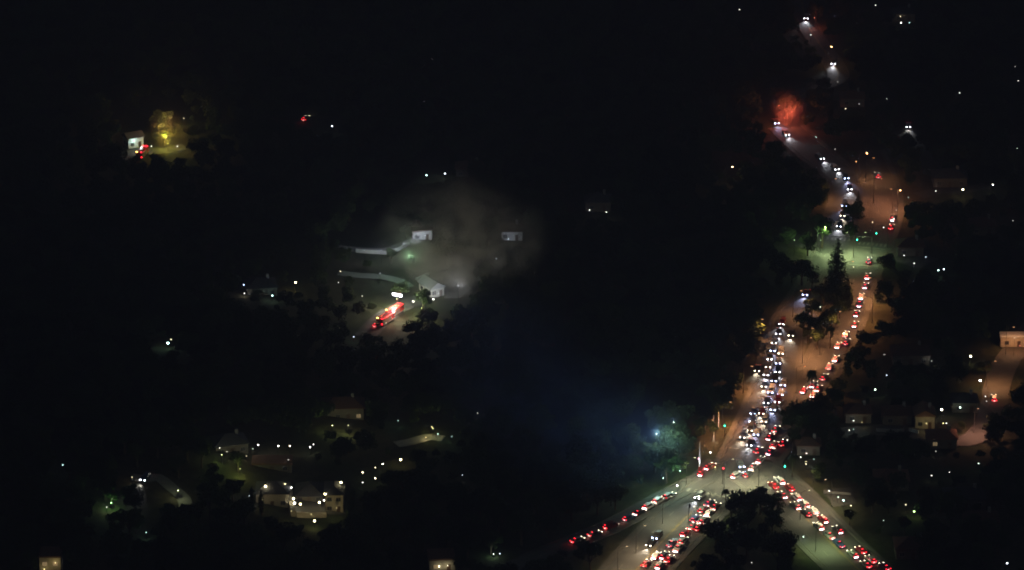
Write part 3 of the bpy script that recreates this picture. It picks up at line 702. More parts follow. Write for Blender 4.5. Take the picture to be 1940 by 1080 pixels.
LAMPS = [
 # right, upper
 (1401, 18, LWH, 1, 0, 3, 'faint lamp near the top edge left of the rusty glow'),
 (1659, 10, LWH, 1, 0, 3, 'small white lamp touching the top edge at right'),
 (1706, 31, LWM, 1, 20, 3, 'upper lamp of the trio near the top right'),
 (1707, 43, LWH, 2, 20, 3, 'brightest lamp of the trio near the top right'),
 (1723, 43, LTE, 1, 0, 3, 'right hand faint lamp of the trio near the top'),
 (1536, 66, LWH, 1, 20, 3, 'small lamp below the topmost headlights'),
 (1587, 155, LWH, 0, 0, 3, 'faint lamp below the two small headlights at top'),
 (1602, 206, LWM, 1, 15, 3, 'left of two dim lamps right of the orange lit tree'),
 (1628, 197, LWH, 0, 20, 3, 'right of two dim lamps right of the orange lit tree'),
 (1680, 187, LWH, 0, 20, 3, 'dim lamp alone above the two dim headlights'),
 (1818, 176, LWH, 1, 0, 3, 'dim lamp alone in the dark upper right'),
 (1923, 126, LWH, 0, 0, 3, 'dim upper lamp at the right edge'),
 (1929, 153, LWH, 1, 0, 3, 'whiter lower lamp at the right edge'),
 (1927, 281, LGR, 0, 30, 3, 'greenish faint lamp at the right edge'),
 (1546, 260, LTE, 0, 60, 3, 'blurred lamp right of the orange lit tree foot'),
 (1582, 283, LWH, 0, 15, 3, 'faint lamp over the top of the headlight line'),
 (1622, 306, SOD, 1, 40, 3, 'small rusty lamp left of the boulevard top'),
 (1653, 421, LWM, 1, 20, 3, 'pale lamp on the rust lit carriageway'),
 (1674, 431, LWH, 1, 60, 3, 'added pale lamp for the whitish reflection by the far red car'),  # lamp added in place of a reflection
 (1698, 398, LWH, 0, 15, 3, 'tiny lamp under the glaring orange street lamp'),
 (1721, 374, LTE, 0, 60, 2, 'bluish faint lamp right of the glaring orange one'),
 (1773, 362, LWH, 1, 30, 3, 'dim lamp left of the bright yellow one far right'),
 (1824, 359, (1, .85, .45), 3, 90, 3, 'bright yellow white lamp far right above the street'),
 (1881, 350, LWH, 2, 30, 3, 'white lamp right of the bright yellow one'),
 (1872, 430, LWM, 2, 70, 3, 'warm lamp with a lit hedge at far right'),
 (1919, 418, LWH, 0, 10, 3, 'faint lamp right of the warm hedge lamp'),
 (1713, 484, LWH, 1, 30, 2, 'pale lamp right of the green crossing'),
 (1732, 499, LWH, 1, 10, 2, 'small white lamp below the pale crossing lamp'),
 (1754, 487, LBL, 1, 0, 2, 'tiny bluish lamp between crossing and bluish lamp'),
 (1778, 512, LTE, 2, 20, 2.5, 'left of the two bluish lamps beyond the crossing'),
 (1788, 510, LBL, 2, 30, 2.5, 'right of the two bluish lamps beyond the crossing'),
 (1617, 506, LWM, 1, 40, 1.2, 'added pale lamp in place of a white car at the green crossing'),  # lamp added for the white of a car
 (1554, 582, LWH, 1, 30, 5, 'left of two dim lamps on the dark median'),
 (1584, 593, LWH, 1, 30, 5, 'right of two dim lamps on the dark median'),
 # right, middle
 (1675, 672, LWH, 0, 10, 2, 'faint lamp above the two lamps in the dark block'),
 (1680, 711, LBL, 1, 20, 2, 'small bluish lamp in the dark block right of the palm'),
 (1658, 738, LGR, 2, 40, 2.5, 'lone greenish white lamp in the dark block'),
 (1765, 684, LWH, 0, 60, 2, 'faint lamp by a dim wall in the dark block'),
 (1839, 675, (1, .92, .5), 3, 30, 3, 'yellowish white lamp left of the right hand street'),
 (1857, 721, LWH, 3, 60, 3, 'bright white lamp beside the right hand street'),
 (1867, 751, LWH, 1, 15, 2, 'small lamp left of the two red taillights'),
 (1869, 760, LWH, 0, 15, 1.5, 'faintest lamp left of the two red taillights'),
 (1784, 776, (1, .93, .7), 3, 60, 3, 'bright lamp above the yellow lit gable'),
 (1767, 799, (1, .95, .7), 3, 40, 2, 'bright lamp at the foot of the yellow lit gable'),
 (1819, 772, LGR, 2, 50, 3, 'greenish lamp on a pale post right of the yellow gable'),
 (1793, 802, LWH, 1, 20, 2, 'small white lamp right of the yellow gable'),
 (1787, 802, LYE, 1, 20, 2, 'small yellow lamp right of the yellow gable'),
 (1617, 797, LWH, 1, 20, 2, 'upper left dot of the dim cluster right of the queue'),
 (1633, 800, LYE, 0, 60, 2, 'yellowish dot of the dim cluster right of the queue'),
 (1609, 815, LWH, 1, 30, 2, 'lower left dot of the dim cluster right of the queue'),
 (1617, 813, LTE, 0, 20, 2, 'lower right dot of the dim cluster right of the queue'),
 # right, lower
 (1528, 859, (1, .75, .7), 1, 60, 2, 'topmost of the small group right of the junction'),
 (1527, 879, LWM, 1, 30, 2, 'lowest of the small group right of the junction'),
 (1517, 866, LWH, 1, 10, 2, 'left of the small group right of the junction'),
 (1542, 870, LTE, 0, 10, 2, 'right of the small group right of the junction'),
 (1571, 930, LWH, 1, 40, 2.5, 'small lamp over the brown lot'),
 (1588, 942, LGR, 1, 20, 2.5, 'dim lamp between two whites by the brown lot'),
 (1598, 948, LTE, 2, 60, 2.5, 'bright white lamp at right of the brown lot'),
 (1612, 958, LWM, 1, 30, 2.5, 'pale lamp at lower right of the brown lot'),
 (1522, 1017, LGR, 1, 60, 1, 'tiny green lamp at the dark trees by the road'),
 (1732, 969, (.65, 1, .35), 2, 130, 2, 'green yellow lamp lighting a bush at lower right'),
 (1716, 956, LWM, 1, 10, 2, 'pale lamp above left of the green yellow one'),
 (1674, 986, LGR, 0, 30, 2, 'dim tall lamp left of the green yellow one'),
 (1765, 901, LWH, 1, 10, 2, 'dim white lamp in the dark lower right'),
 (1799, 894, LWH, 0, 10, 2, 'fainter lamp right of the dim white one lower right'),
 (1854, 878, LGR, 1, 20, 2, 'greenish lamp under the pink lit street'),
 (1773, 855, LWH, 0, 10, 2, 'faint lamp under the pale street end'),
 (1908, 1067, LBL, 2, 15, 3, 'bluish white lamp in the bottom right corner'),
 (1424, 1066, LWH, 0, 10, 2, 'faint lamp in the dark wedge at bottom'),
 (1283, 920, LWH, 2, 150, 3.5, 'round white lamp at the mouth of the side road'),
 (1315, 960, LWM, 1, 10, 2, 'small pale lamp by the dark signal pole'),
 (1346, 857, LWH, 2, 60, 1.5, 'white lamp by the dark box on the orange verge'),
 (1355, 885, (1, .9, .4), 1, 60, .6, 'low yellow lamp on the road by the red lit van'),
 (1324, 869, (1, .4, .6), 2, 20, 2, 'pink lamp at the white lit pole'),
 # left, upper
 (629, 239, LBL, 2, 30, 3, 'bluish white lamp right of the red taillights on the hill'),
 (287, 277, LWH, 1, 20, 2, 'small lamp between the white and the yellow glow'),
 (336, 277, LBL, 1, 60, 2, 'bluish lamp right of the yellow glow'),
 (348, 224, LWM, 0, 160, 3, 'faint lamp right above the yellow glow'),
 (808, 332, LTE, 2, 15, 2, 'left of two white lamps above the smoke'),
 (843, 329, LBL, 2, 60, 2, 'right of two white lamps above the smoke'),
 (645, 514, LWM, 1, 10, 3, 'small lamp left of the smoke'),
 (641, 535, LWH, 0, 10, 2, 'fainter lamp under the small one left of the smoke'),
 (686, 561, LWH, 0, 10, 2, 'faint lamp left of the yellow-lit trees'),
 (463, 556, LWH, 1, 70, 1, 'dimmer lamp under the two bright ones on the left slope'),
 (516, 560, LTE, 2, 90, 2, 'teal white lamp right of the bright pair on the slope'),
 (560, 535, LYE, 3, 80, 3, 'warm lamp between slope lights and fire engines'),
 (318, 650, LTE, 3, 60, 2, 'blue white lamp alone on the left slope'),
 (324, 643, LWM, 1, 20, 2.5, 'small pale lamp touching the blue white slope one'),
 (670, 638, LBL, 1, 30, 1.5, 'dim bluish lamp below the fire engines'),
 (783, 571, LWH, 2, 30, 2.5, 'white lamp right of the floodlight mast'),
 (821, 567, LWH, 2, 60, 1.5, 'pale lamp at the foot of the white gable'),
 (963, 453, LBL, 1, 160, 2, 'pale blurred lamp right of the smoke'),
 (940, 490, LBL, 1, 90, 1.5, 'bluish lamp below the one right of the smoke'),
 (1117, 398, LWH, 1, 15, 3, 'left of two dim lamps in the middle darkness'),
 (1149, 402, LWH, 1, 8, 2.5, 'right of two dim lamps in the middle darkness'),
 # left, lower
 (119, 881, LTE, 1, 10, 3, 'lone lamp far left near the bottom'),
 (250, 904, LWM, 0, 30, 2, 'faint lamp left of the lower left headlights'),
 (202, 961, LWH, 0, 60, 1.5, 'faint lamp beside the green bush lower left'),
 (416, 849, LWH, 0, 15, 2.5, 'leftmost dim lamp of the upper garden row'),
 (430, 856, LWH, 0, 15, 2.5, 'second dim lamp of the upper garden row'),
 (479, 850, LGR, 0, 15, 2.5, 'dim lamp just left of the white garden row'),
 (489, 843, LWH, 2, 25, 2.5, 'leftmost bright lamp of the white garden row'),
 (527.5, 845, LWH, 2, 25, 2.5, 'second bright lamp of the white garden row'),
 (549, 845, LWM, 2, 25, 2.5, 'third bright lamp of the white garden row'),
 (587.5, 847, LWH, 2, 25, 2.5, 'fourth bright lamp of the white garden row'),
 (594, 842, LWH, 1, 5, 2.5, 'small lamp at the right end of the garden row'),
 (467, 864, LWM, 0, 40, 1.5, 'faint lamp above the olive bush'),
 (546, 871, LWH, 0, 40, 4.6, 'faint lamp under the garden row'),
 (687, 895, LWM, 2, 10, 2, 'left upper lamp of the drive lights by the mansion'),
 (687, 914, LWH, 1, 10, 2, 'left lower lamp of the drive lights by the mansion'),
 (711, 886, LWM, 1, 10, 2, 'third lamp of the drive lights by the mansion'),
 (711, 906, LWM, 2, 10, 2, 'lowest right lamp of the drive lights by the mansion'),
 (725, 879, LWH, 2, 10, 2, 'fifth lamp of the drive lights by the mansion'),
 (759, 871, (1, .8, .4), 3, 50, 2, 'amber white lamp right of the drive lights'),
 (754, 797, LTE, 0, 10, 2, 'faint teal lamp above the drive lights'),
 (818, 809, LYE, 0, 120, 2, 'yellow patch lamp on the middle slope'),
 (807, 829, LYE, 0, 90, 1, 'low yellow lamp on the faint middle drive'),
 (829.5, 822, LTE, 1, 10, 2, 'small teal lamp right of the yellow patch'),
 (856, 827, LTE, 0, 20, 2, 'fainter teal lamp right of the yellow patch'),
 (876, 900, LBL, 0, 15, 2, 'faint blue lamp right of the drive lights'),
 (905, 783, LWH, 0, 10, 2, 'faint speck above right of the yellow patch'),
 (947, 1049, LBL, 1, 10, 2, 'bluish lamp at bottom near the green tree'),
 (935, 1050, LGR, 0, 150, 1, 'dim greenish lamp at bottom lighting a tree'),
 (277, 1009, LTE, 0, 5, 2, 'faint speck at lower left under the green bush'),
 (472, 940, LBL, 0, 60, 2, 'pale bluish lamp left of the mansion wing'),
 # mansion
 (503, 921, (1, .86, .5), 3, 35, 5.0, 'left glaring lamp over the mansion left wing'),
 (539.5, 918, (1, .86, .45), 3, 35, 5.0, 'right glaring lamp over the mansion left wing'),
 (552, 924, LWH, 2, 40, 5.0, 'small lamp at the corner of the mansion left wing'),
 (556, 945, (1, .88, .5), 3, 30, 3.4, 'upper left lamp at the mansion court'),
 (558, 953, LWH, 3, 20, 2.2, 'lower left lamp at the mansion court'),
 (569, 955, (1, .85, .42), 3, 30, 2.2, 'wide left lamp at the mansion court'),
 (605, 952, (1, .85, .42), 3, 40, 2.4, 'wide right lamp at the mansion court'),
 (614, 948, LWH, 2, 20, 2.6, 'small right lamp at the mansion court'),
 (616, 936, (1, .85, .45), 3, 40, 5.6, 'upper right lamp at the mansion court'),
 (646, 914, (1, .86, .45), 3, 40, 7.6, 'lamp on the right tower of the mansion'),
 (596, 987, (1, .86, .45), 3, 110, 2.2, 'lamp below the mansion court wall'),
]
for a in LAMPS: lantern(*a[:4], a[4]*(.6 if a[0] > 1600 else 1), *a[5:])

# ------------------------------------------------------------------ houses
HOUSES = []
def house(px, py, w, d, h, rz, label, wall='dim_stucco', roof='roof', kind='hip', lit=(), chim=True, rh=None, group='houses among the trees', name='house', nwin=None):
    """px,py: middle of the wall foot that faces the camera"""
    g = G(px, py); c, s = math.cos(rz), math.sin(rz)
    cx, cyy = g.x - s*d/2, g.y + c*d/2
    z = min(H(cx+a, cyy+b) for a in (-w/2, w/2) for b in (-d/2, d/2))
    root = empty(name, (cx, cyy, z-.3), rz, label, 'house', group)
    HOUSES.append((cx, cyy, max(w, d)/2))
    hh = h+.3
    bm = bmesh.new(); box(bm, -w/2, w/2, -d/2, d/2, 0, hh); reg(root, mesh_obj('wall', bm, M[wall], root))
    rh = rh or min(w, d)*.28; e = .5
    bm = bmesh.new()
    X, Y = w/2+e, d/2+e
    z0 = hh+.003
    if kind == 'flat':
        box(bm, -w/2-.2, w/2+.2, -d/2-.2, d/2+.2, z0, z0+.5)
    else:
        if w >= d:
            ridge = [(-(X-Y*(.95 if kind == 'hip' else 0)), 0), ((X-Y*(.95 if kind == 'hip' else 0)), 0)]
        else:
            ridge = [(0, -(Y-X*(.95 if kind == 'hip' else 0))), (0, (Y-X*(.95 if kind == 'hip' else 0)))]
        b4 = [bm.verts.new((x, y, z0)) for x, y in ((-X, -Y), (X, -Y), (X, Y), (-X, Y))]
        t4 = [bm.verts.new((v.co.x, v.co.y, z0+.18)) for v in b4]
        r2 = [bm.verts.new((x, y, z0+.18+rh)) for x, y in ridge]
        bm.faces.new(list(reversed(b4)))
        for i in range(4): bm.faces.new((b4[i], b4[(i+1) % 4], t4[(i+1) % 4], t4[i]))
        if w >= d:
            bm.faces.new((t4[0], t4[1], r2[1], r2[0])); bm.faces.new((t4[2], t4[3], r2[0], r2[1]))
            bm.faces.new((t4[1], t4[2], r2[1])); bm.faces.new((t4[3], t4[0], r2[0]))
        else:
            bm.faces.new((t4[1], t4[2], r2[1], r2[0])); bm.faces.new((t4[3], t4[0], r2[0], r2[1]))
            bm.faces.new((t4[0], t4[1], r2[0])); bm.faces.new((t4[2], t4[3], r2[1]))
    ro = mesh_obj('roof', bm, M[roof], root); reg(root, ro)
    if chim and kind != 'flat':
        bm = bmesh.new(); box(bm, w*.2, w*.2+.9, -.1, .7, hh+.3, hh+rh+1.1); reg(ro, mesh_obj('chimney', bm, M['grey_wall'], ro))
    floors = 2 if h > 5 else 1
    n = nwin or max(2, int(w/3.2)); k = 0
    for f in range(floors):
        zz = 1.2+f*2.9
        for i in range(n):
            x = -w/2+(i+.5)*w/n
            if f == 0 and i == n//2:
                bm = bmesh.new(); box(bm, x-.55, x+.55, -d/2-.06, -d/2-.004, .3, 2.5); do = mesh_obj('door', bm, M['door'], root); reg(root, do)
                continue
            bm = bmesh.new()
            box(bm, x-.75, x+.75, -d/2-.08, -d/2-.004, zz, zz+.08); box(bm, x-.75, x+.75, -d/2-.08, -d/2-.004, zz+1.32, zz+1.4)
            for a in (-.75, -.04, .67): box(bm, x+a, x+a+.08, -d/2-.075, -d/2-.004, zz+.081, zz+1.319)
            fo = mesh_obj('window', bm, M['frame'], root); reg(root, fo)
            bm = bmesh.new(); box(bm, x-.66, x+.66, -d/2-.035, -d/2-.002, zz+.085, zz+1.315)
            reg(fo, mesh_obj('pane', bm, M['warm_pane'] if k in lit else M['glass'], fo)); k += 1
        for s_ in (-1, 1):
            for y in (-d/4, d/4):
                bm = bmesh.new(); a, b = sorted((s_*(w/2+.004), s_*(w/2+.06)))
                box(bm, a, b, y-.7, y+.7, zz, zz+1.35); reg(root, mesh_obj('side_window', bm, M['glass'], root))
    return root
HS = [
 # the mansion group
 (516, 957, 9.5, 8, 4.6, 0, 'cream left wing of the lit mansion with dark openings', dict(wall='stucco', roof='roof_grey', kind='hip', chim=False, name='mansion_wing', nwin=3)),
 (586, 951, 8.2, 9, 2.5, 0, 'dark roofed middle of the lit mansion behind its court', dict(wall='dim_stucco', roof='roof_grey', kind='hip', rh=2.6, name='mansion', nwin=3, chim=False)),
 (633, 970, 5.4, 9, 6.0, 0, 'cream right tower of the lit mansion', dict(wall='stucco', roof='roof_grey', kind='hip', chim=False, name='mansion_wing', nwin=2)),
 # left side
 (650, 792, 13, 8, 4.2, 0.05, 'dim house with faint lit front on the middle slope', dict(lit=(2,))),
 (515, 889, 12, 6, 2.8, 0, 'dark house under the white garden row', dict(kind='flat')),
 (440, 857, 10, 8, 3.2, .3, 'dark house beside the olive bush', dict(roof='roof_grey')),
 (96, 1095, 6, 6, 6.5, 0, 'yellow lit house front in the bottom left corner', dict(wall='stucco', kind='flat', lit=(0, 1, 2, 3))),
 (838, 1082, 7.5, 7, 3.6, .1, 'yellow lit house front at the bottom edge', dict(wall='stucco', lit=(0, 1), kind='flat')),
 (800, 454, 7, 5, 3.4, .25, 'white house with lit walls at the end of the curved drive', dict(wall='white_wall', kind='flat')),
 (790, 446, 3.4, 5, 3.2, -.1, 'small white gabled house left of the lit white walls', dict(wall='white_wall', kind='gable', rh=1.5, chim=False)),
 (829, 562, 5.2, 8, 3.2, .55, 'white gabled house with pale roof right of the floodlit trees', dict(roof='roof_pale', wall='white_wall', kind='gable', rh=1.8, chim=False)),
 (258, 280, 6.0, 5, 4.0, .5, 'white lit house wall at far left above the small red lights', dict(roof='roof_grey', chim=False, wall='white_wall', kind='gable')),
 (497, 559, 10, 8, 3.4, .2, 'dark house under the teal lamp on the left slope', dict(roof='roof_grey')),
 (968, 456, 8, 7, 3.4, 0, 'pale dim house right of the smoke', dict(wall='white_wall')),
 (1133, 401, 9, 8, 3.4, 0, 'dark house between the two dim lamps in the middle', dict(roof='roof_grey')),
 (890, 336, 10, 7, 3.4, 0, 'dark house under the two white lamps above the smoke', {}),
 # right side
 (1752, 812, 6, 7, 4.2, 0, 'yellow lit gabled house right of the dark block', dict(wall='stucco', kind='gable', rh=2)),
 (1828, 782, 8, 7, 3.4, 0, 'dim house behind the greenish lamp post', dict(roof='roof_grey')),
 (1700, 806, 9, 7, 3.4, 0, 'dark house left of the yellow lit gable', {}),
 (1626, 802, 8, 7, 3.2, 0, 'dark house under the dim cluster right of the queue', {}),
 (1785, 850, 9, 7, 3.2, 0, 'low house with lit front under the pale street', dict(lit=(0,))),
 (1726, 692, 12, 8, 3.4, 0, 'dim reddish house in the middle of the dark block', dict()),
 (1930, 658, 12, 3.5, 3.6, 0, 'pink walled house at the right edge with bright pale eave', dict(roof='white_wall', wall='stucco', kind='flat')),
 (1800, 355, 12, 8, 3.4, 0, 'dim house left of the bright yellow lamp', dict(roof='roof_grey')),
 (1725, 486, 9, 7, 3.4, 0, 'dark house by the small lamps right of the crossing', {}),
 (1862, 446, 9, 7, 3.4, 0, 'dark house at the warm hedge lamp far right', {}),
 (1712, 42, 9, 7, 3.4, 0, 'dark house under the lamp trio near the top', dict(roof='roof_grey')),
 (1615, 203, 9, 7, 3.4, 0, 'dark house below the two dim lamps right of the orange tree', {}),
 (1532, 863, 7, 6, 3.2, 0, 'small dark house at the lamp group right of the junction', {}),
 (1830, 965, 12, 8, 3.2, 0, 'dim pale roofed house in the lower right darkness', dict(roof='roof_grey')),
 (1690, 930, 10, 8, 3.2, 0, 'dark house between the brown lot and the pale roof', {}),
 (1730, 1060, 10, 8, 3.2, 0, 'dark house at bottom right of the lower road', {}),
 (1860, 1010, 10, 8, 3.2, 0, 'dark house above the bottom right bluish lamp', {}),
]
for px, py, w, d, h, rz, lab, kw in HS: house(px, py, w, d, h, rz, lab, **kw)
# walls that catch light: wall lanterns on the houses themselves
def wall_lantern(px, py, dz, col, power, es, label, off=(0, 0, 0)):
    g = G(px, py, dz)
    root = empty('wall_lantern', g, 0, label, 'lamp', 'lanterns on the house fronts')
    bm = bmesh.new(); box(bm, -.06, .06, -.05, .3, -.05, .05); reg(root, mesh_obj('bracket', bm, M['dark_metal'], root))
    bm = bmesh.new(); cyl(bm, (0, -.1, -.2), (0, -.1, .15), .09, .14, 6); reg(root, mesh_obj('glass_box', bm, lamp_mat(col, es), root))
    light('lamp_light', 'POINT', root, (0, -1.2, 0), power, col, .15)
wall_lantern(84, 1078, 3.2, LYE, 30, 3, 'lantern on the yellow house front at bottom left')
wall_lantern(105, 1066, 5.0, LYE, 35, 2, 'upper lantern on the yellow house front at bottom left')
wall_lantern(832, 1073, 1.6, (1, .9, .6), 35, 14, 'lantern on the yellow house front at the bottom edge')
wall_lantern(848, 1071, 1.8, (1, .9, .6), 40, 4, 'right lantern on the yellow house front at the bottom')
wall_lantern(1755, 802, 2.6, LYE, 80, 1.5, 'lantern on the yellow lit gabled house')
wall_lantern(792, 446, 2.2, LBL, 300, 1, 'lantern on the small white gabled house')
wall_lantern(806, 446, 2.4, LBL, 300, 1, 'lantern on the white house by the curved drive')
wall_lantern(831, 555, 2.4, (.85, .9, 1), 240, 1, 'lantern on the white gabled house near the engines')
wall_lantern(254, 266, 3, LTE, 170, 6, 'lantern on the white lit wall at far left')
wall_lantern(497, 945, 2.8, LYE, 45, 1, 'lantern at the left end of the mansion wing')
wall_lantern(552, 968, 3.2, LYE, 45, 1, 'lantern at the left court wall of the mansion')
wall_lantern(590, 974, 2.6, LYE, 35, 1, 'lantern at the bottom court wall of the mansion')
wall_lantern(638, 962, 3.4, LYE, 130, 1, 'lantern on the right tower front of the mansion')
lantern(1922, 640, (1, .85, .65), 0, 200, 6.5, 'added pale light over the pink house at the right edge')  # added above the roof to brighten the eave
wall_lantern(1932, 655, 2.6, (1, .25, .2), 60, 2, 'pink lantern on the house at the right edge')
# walls
def wall_run(pts, h, th, m, label, name='garden_wall', lift=0):
    line = [G(*p) for p in pts]
    a = line[0]
    root_bm = bmesh.new()
    ns = normals(line); prev = None
    for i, p in enumerate(line):
        q = []
        for o, z in ((-th/2, -.3), (-th/2, h), (th/2, h), (th/2, -.3)):
            v = p + ns[i][1]*o; v = Vector((v.x, v.y, H(p.x, p.y)+z)); q.append(root_bm.verts.new(v))
        if prev:
            for k in range(4): root_bm.faces.new((prev[k], prev[(k+1) % 4], q[(k+1) % 4], q[k]))
        else: root_bm.faces.new(q)
        prev = q
    root_bm.faces.new(list(reversed(prev)))
    bmesh.ops.recalc_face_normals(root_bm, faces=root_bm.faces[:])
    o = mesh_obj(name, root_bm, M[m]); o['label'] = label; o['category'] = 'wall'; return o
wall_run([(674, 478), (700, 480), (732, 482), (756, 475), (776, 464)], 1.3, .5, 'white_wall', 'pale retaining wall along the curved drive left of the smoke')
wall_run([(789, 531), (800, 526), (811, 521)], .8, .9, 'white_wall', 'short pale wall above the yellow-lit trees')
wall_run([(549, 936), (551, 955), (556, 979)], 1.9, 1.5, 'stucco', 'lit cream wall down the left of the mansion court')
wall_run([(562, 980), (590, 981), (618, 980)], 1.7, .6, 'stucco', 'lit cream wall along the bottom of the mansion court')
wall_run([(1660, 818), (1690, 820), (1713, 819)], 1.2, .4, 'grey_wall', 'grey wall strip left of the yellow gabled house')
wall_run([(1722, 817), (1740, 822)], 1.1, .4, 'white_wall', 'short pale wall just left of the yellow gabled house')
wall_run([(1560, 935), (1585, 937), (1612, 939)], .9, .4, 'grey_wall', 'low wall at the top of the brown lot')

# ------------------------------------------------------------------ trees
def leafquad(bm, c, s, rng):
    n = Vector((rng.gauss(0, 1), rng.gauss(0, 1), rng.gauss(0, 1)+.6)).normalized()
    t = n.orthogonal().normalized(); t.rotate(Matrix.Rotation(rng.random()*6.28, 3, n)) if False else None
    t = (Matrix.Rotation(rng.random()*6.28, 3, n) @ n.orthogonal().normalized()); b = n.cross(t)
    w = s*rng.uniform(.6, 1.2); h = w*rng.uniform(.5, .9)
    vs = [bm.verts.new(c+t*w*.5), bm.verts.new(c+b*h*.5), bm.verts.new(c-t*w*.5), bm.verts.new(c-b*h*.5)]
    bm.faces.new(vs)
def broadleaf_meshes(seed, nlobes, R0, Hc, nleaf, flat=1.0):
    """unit: height ~10 m"""
    rng = random.Random(seed)
    lobes = []
    for i in range(nlobes):
        a = rng.random()*6.28; r = R0*math.sqrt(rng.random())*.75
        z = Hc + rng.uniform(-1.9, 2.2)*flat - r*.25
        lobes.append((Vector((math.cos(a)*r, math.sin(a)*r, z)), rng.uniform(1.1, 2.1)))
    bm = bmesh.new()
    for i in range(nleaf):
        c, r = rng.choice(lobes)
        d = Vector((rng.gauss(0, 1), rng.gauss(0, 1), rng.gauss(0, 1))).normalized()*r*(rng.random()**.35)
        d.z *= .8
        leafquad(bm, c+d, .75, rng)
    crown = bpy.data.meshes.new('crown'); bm.to_mesh(crown); bm.free(); crown.materials.append(M['leaf'])
    bm = bmesh.new(); cyl(bm, (0, 0, -.6), (.1, .05, 3.2), .38, .24, 8, False)
    for c, r in lobes[:7]:
        cyl(bm, (.1, .05, 3.0), tuple(c*.92), .16, .04, 5, False)
    tr = bpy.data.meshes.new('trunk'); bm.to_mesh(tr); bm.free(); tr.materials.append(M['bark'])
    return crown, tr
def conifer_meshes(seed, Ht, Rb, tiers, cyp=False):
    rng = random.Random(seed); bm = bmesh.new()
    for i in range(tiers):
        t = i/tiers; z = Ht*(.08+.9*t); r = Rb*((1-t)**.8)*rng.uniform(.8, 1.15)+.15
        if cyp: r = Rb*min(1, 4*(1-t))*min(1, .5+2*t)*rng.uniform(.85, 1.1)
        nb = max(5, int(r*(9 if not cyp else 14)))
        for k in range(nb):
            a = rng.random()*6.28
            for q in range(max(2, int(r*3))):
                rr = r*(q+rng.random())/max(2, int(r*3))
                leafquad(bm, Vector((math.cos(a)*rr, math.sin(a)*rr, z-rr*.22+rng.uniform(-.2, .2))), .6, rng)
    crown = bpy.data.meshes.new('crown'); bm.to_mesh(crown); bm.free(); crown.materials.append(M['leaf_dark'])
    bm = bmesh.new(); cyl(bm, (0, 0, -.6), (0, 0, Ht*.96), .4 if not cyp else .2, .04, 8, False)
    tr = bpy.data.meshes.new('trunk'); bm.to_mesh(tr); bm.free(); tr.materials.append(M['bark'])
    return crown, tr
def palm_meshes(seed, Ht):
    rng = random.Random(seed)
    bm = bmesh.new(); lean = rng.uniform(-.4, .4)
    cyl(bm, (0, 0, -.4), (lean*.4, 0, Ht*.5), .3, .2, 8, False); cyl(bm, (lean*.4, 0, Ht*.5), (lean, 0, Ht), .2, .17, 8, False)
    tr = bpy.data.meshes.new('trunk'); bm.to_mesh(tr); bm.free(); tr.materials.append(M['bark'])
    bm = bmesh.new(); top = Vector((lean, 0, Ht))
    for k in range(30):
        a = 2*PI*k/30+rng.uniform(-.1, .1); up = rng.uniform(-.5, 1.0); L = rng.uniform(1.9, 2.6)
        d = Vector((math.cos(a), math.sin(a), 0)); sd = Vector((-d.y, d.x, 0)); prev = None
        for j in range(6):
            t = j/5; p = top+d*L*t*math.cos(up*.5)+Vector((0, 0, L*(up*t*.8-1.1*t*t)))
            w = .45*math.sin(PI*min(1, .15+t*.85))+.03
            q = (bm.verts.new(p-sd*w+Vector((0, 0, -.15*w))), bm.verts.new(p), bm.verts.new(p+sd*w+Vector((0, 0, -.15*w))))
            if prev:
                bm.faces.new((prev[0], prev[1], q[1], q[0])); bm.faces.new((prev[1], prev[2], q[2], q[1]))
            prev = q
    cr = bpy.data.meshes.new('fronds'); bm.to_mesh(cr); bm.free(); cr.materials.append(M['leaf_palm'])
    return cr, tr
BL = [broadleaf_meshes(s, nl, r, hc, n, f) for s, nl, r, hc, n, f in
      ((1, 14, 4.2, 6.6, 1500, 1), (2, 11, 3.4, 7.2, 1300, 1.2), (3, 17, 5.0, 6.2, 1700, .8), (4, 9, 3.0, 6.4, 1100, 1.1), (5, 13, 4.4, 7.0, 1500, .9))]
CON = [conifer_meshes(11, 22, 5.8, 26), conifer_meshes(12, 15, 3.4, 20)]
CYP = [conifer_meshes(13, 10, 1.1, 22, True)]
PAL = [palm_meshes(21, 12.5), palm_meshes(22, 9.5)]
def tree(meshes, x, y, sc, label, group, name, cat='tree', crown='crown', leafm=None):
    root = empty(name, (x, y, H(x, y)-.05), random.random()*6.28, label, cat, group)
    root.scale = (sc*random.uniform(.9, 1.1), sc*random.uniform(.9, 1.1), sc)
    c = link(bpy.data.objects.new(crown, meshes[0])); c.parent = root
    t = link(bpy.data.objects.new('trunk', meshes[1])); t.parent = root
    return root
def tree_px(meshes, px, py, sc, label, name, cat='tree', group=None, crown='crown'):
    g = G(px, py); return tree(meshes, g.x, g.y, sc, label, group, name, cat, crown)
TP = []
def tp(kind, px, py, sc, label, name='broadleaf_tree', group=None):
    src = {'b0': BL[0], 'b1': BL[1], 'b2': BL[2], 'b3': BL[3], 'b4': BL[4], 'c0': CON[0], 'c1': CON[1], 'y': CYP[0], 'p0': PAL[0], 'p1': PAL[1]}[kind]
    tree_px(src, px, py, sc, label, name, group=group, crown='fronds' if kind[0] == 'p' else 'crown')
    g = G(px, py); TP.append((g.x, g.y, 4*sc))
tp('c0', 1584, 566, 1.05, 'tall pointed conifer standing dark against the green crossing', 'conifer_tree')
tp('c1', 1604, 585, .8, 'lower conifer at the right foot of the tall pointed one', 'conifer_tree')
tp('b2', 1519, 540, 1.05, 'round dark tree left of the pointed conifer')
tp('b0', 1500, 535, .8, 'dark tree at the left edge of the green crossing')
tp('b1', 1538, 548, .75, 'small dark tree between round tree and pointed conifer')
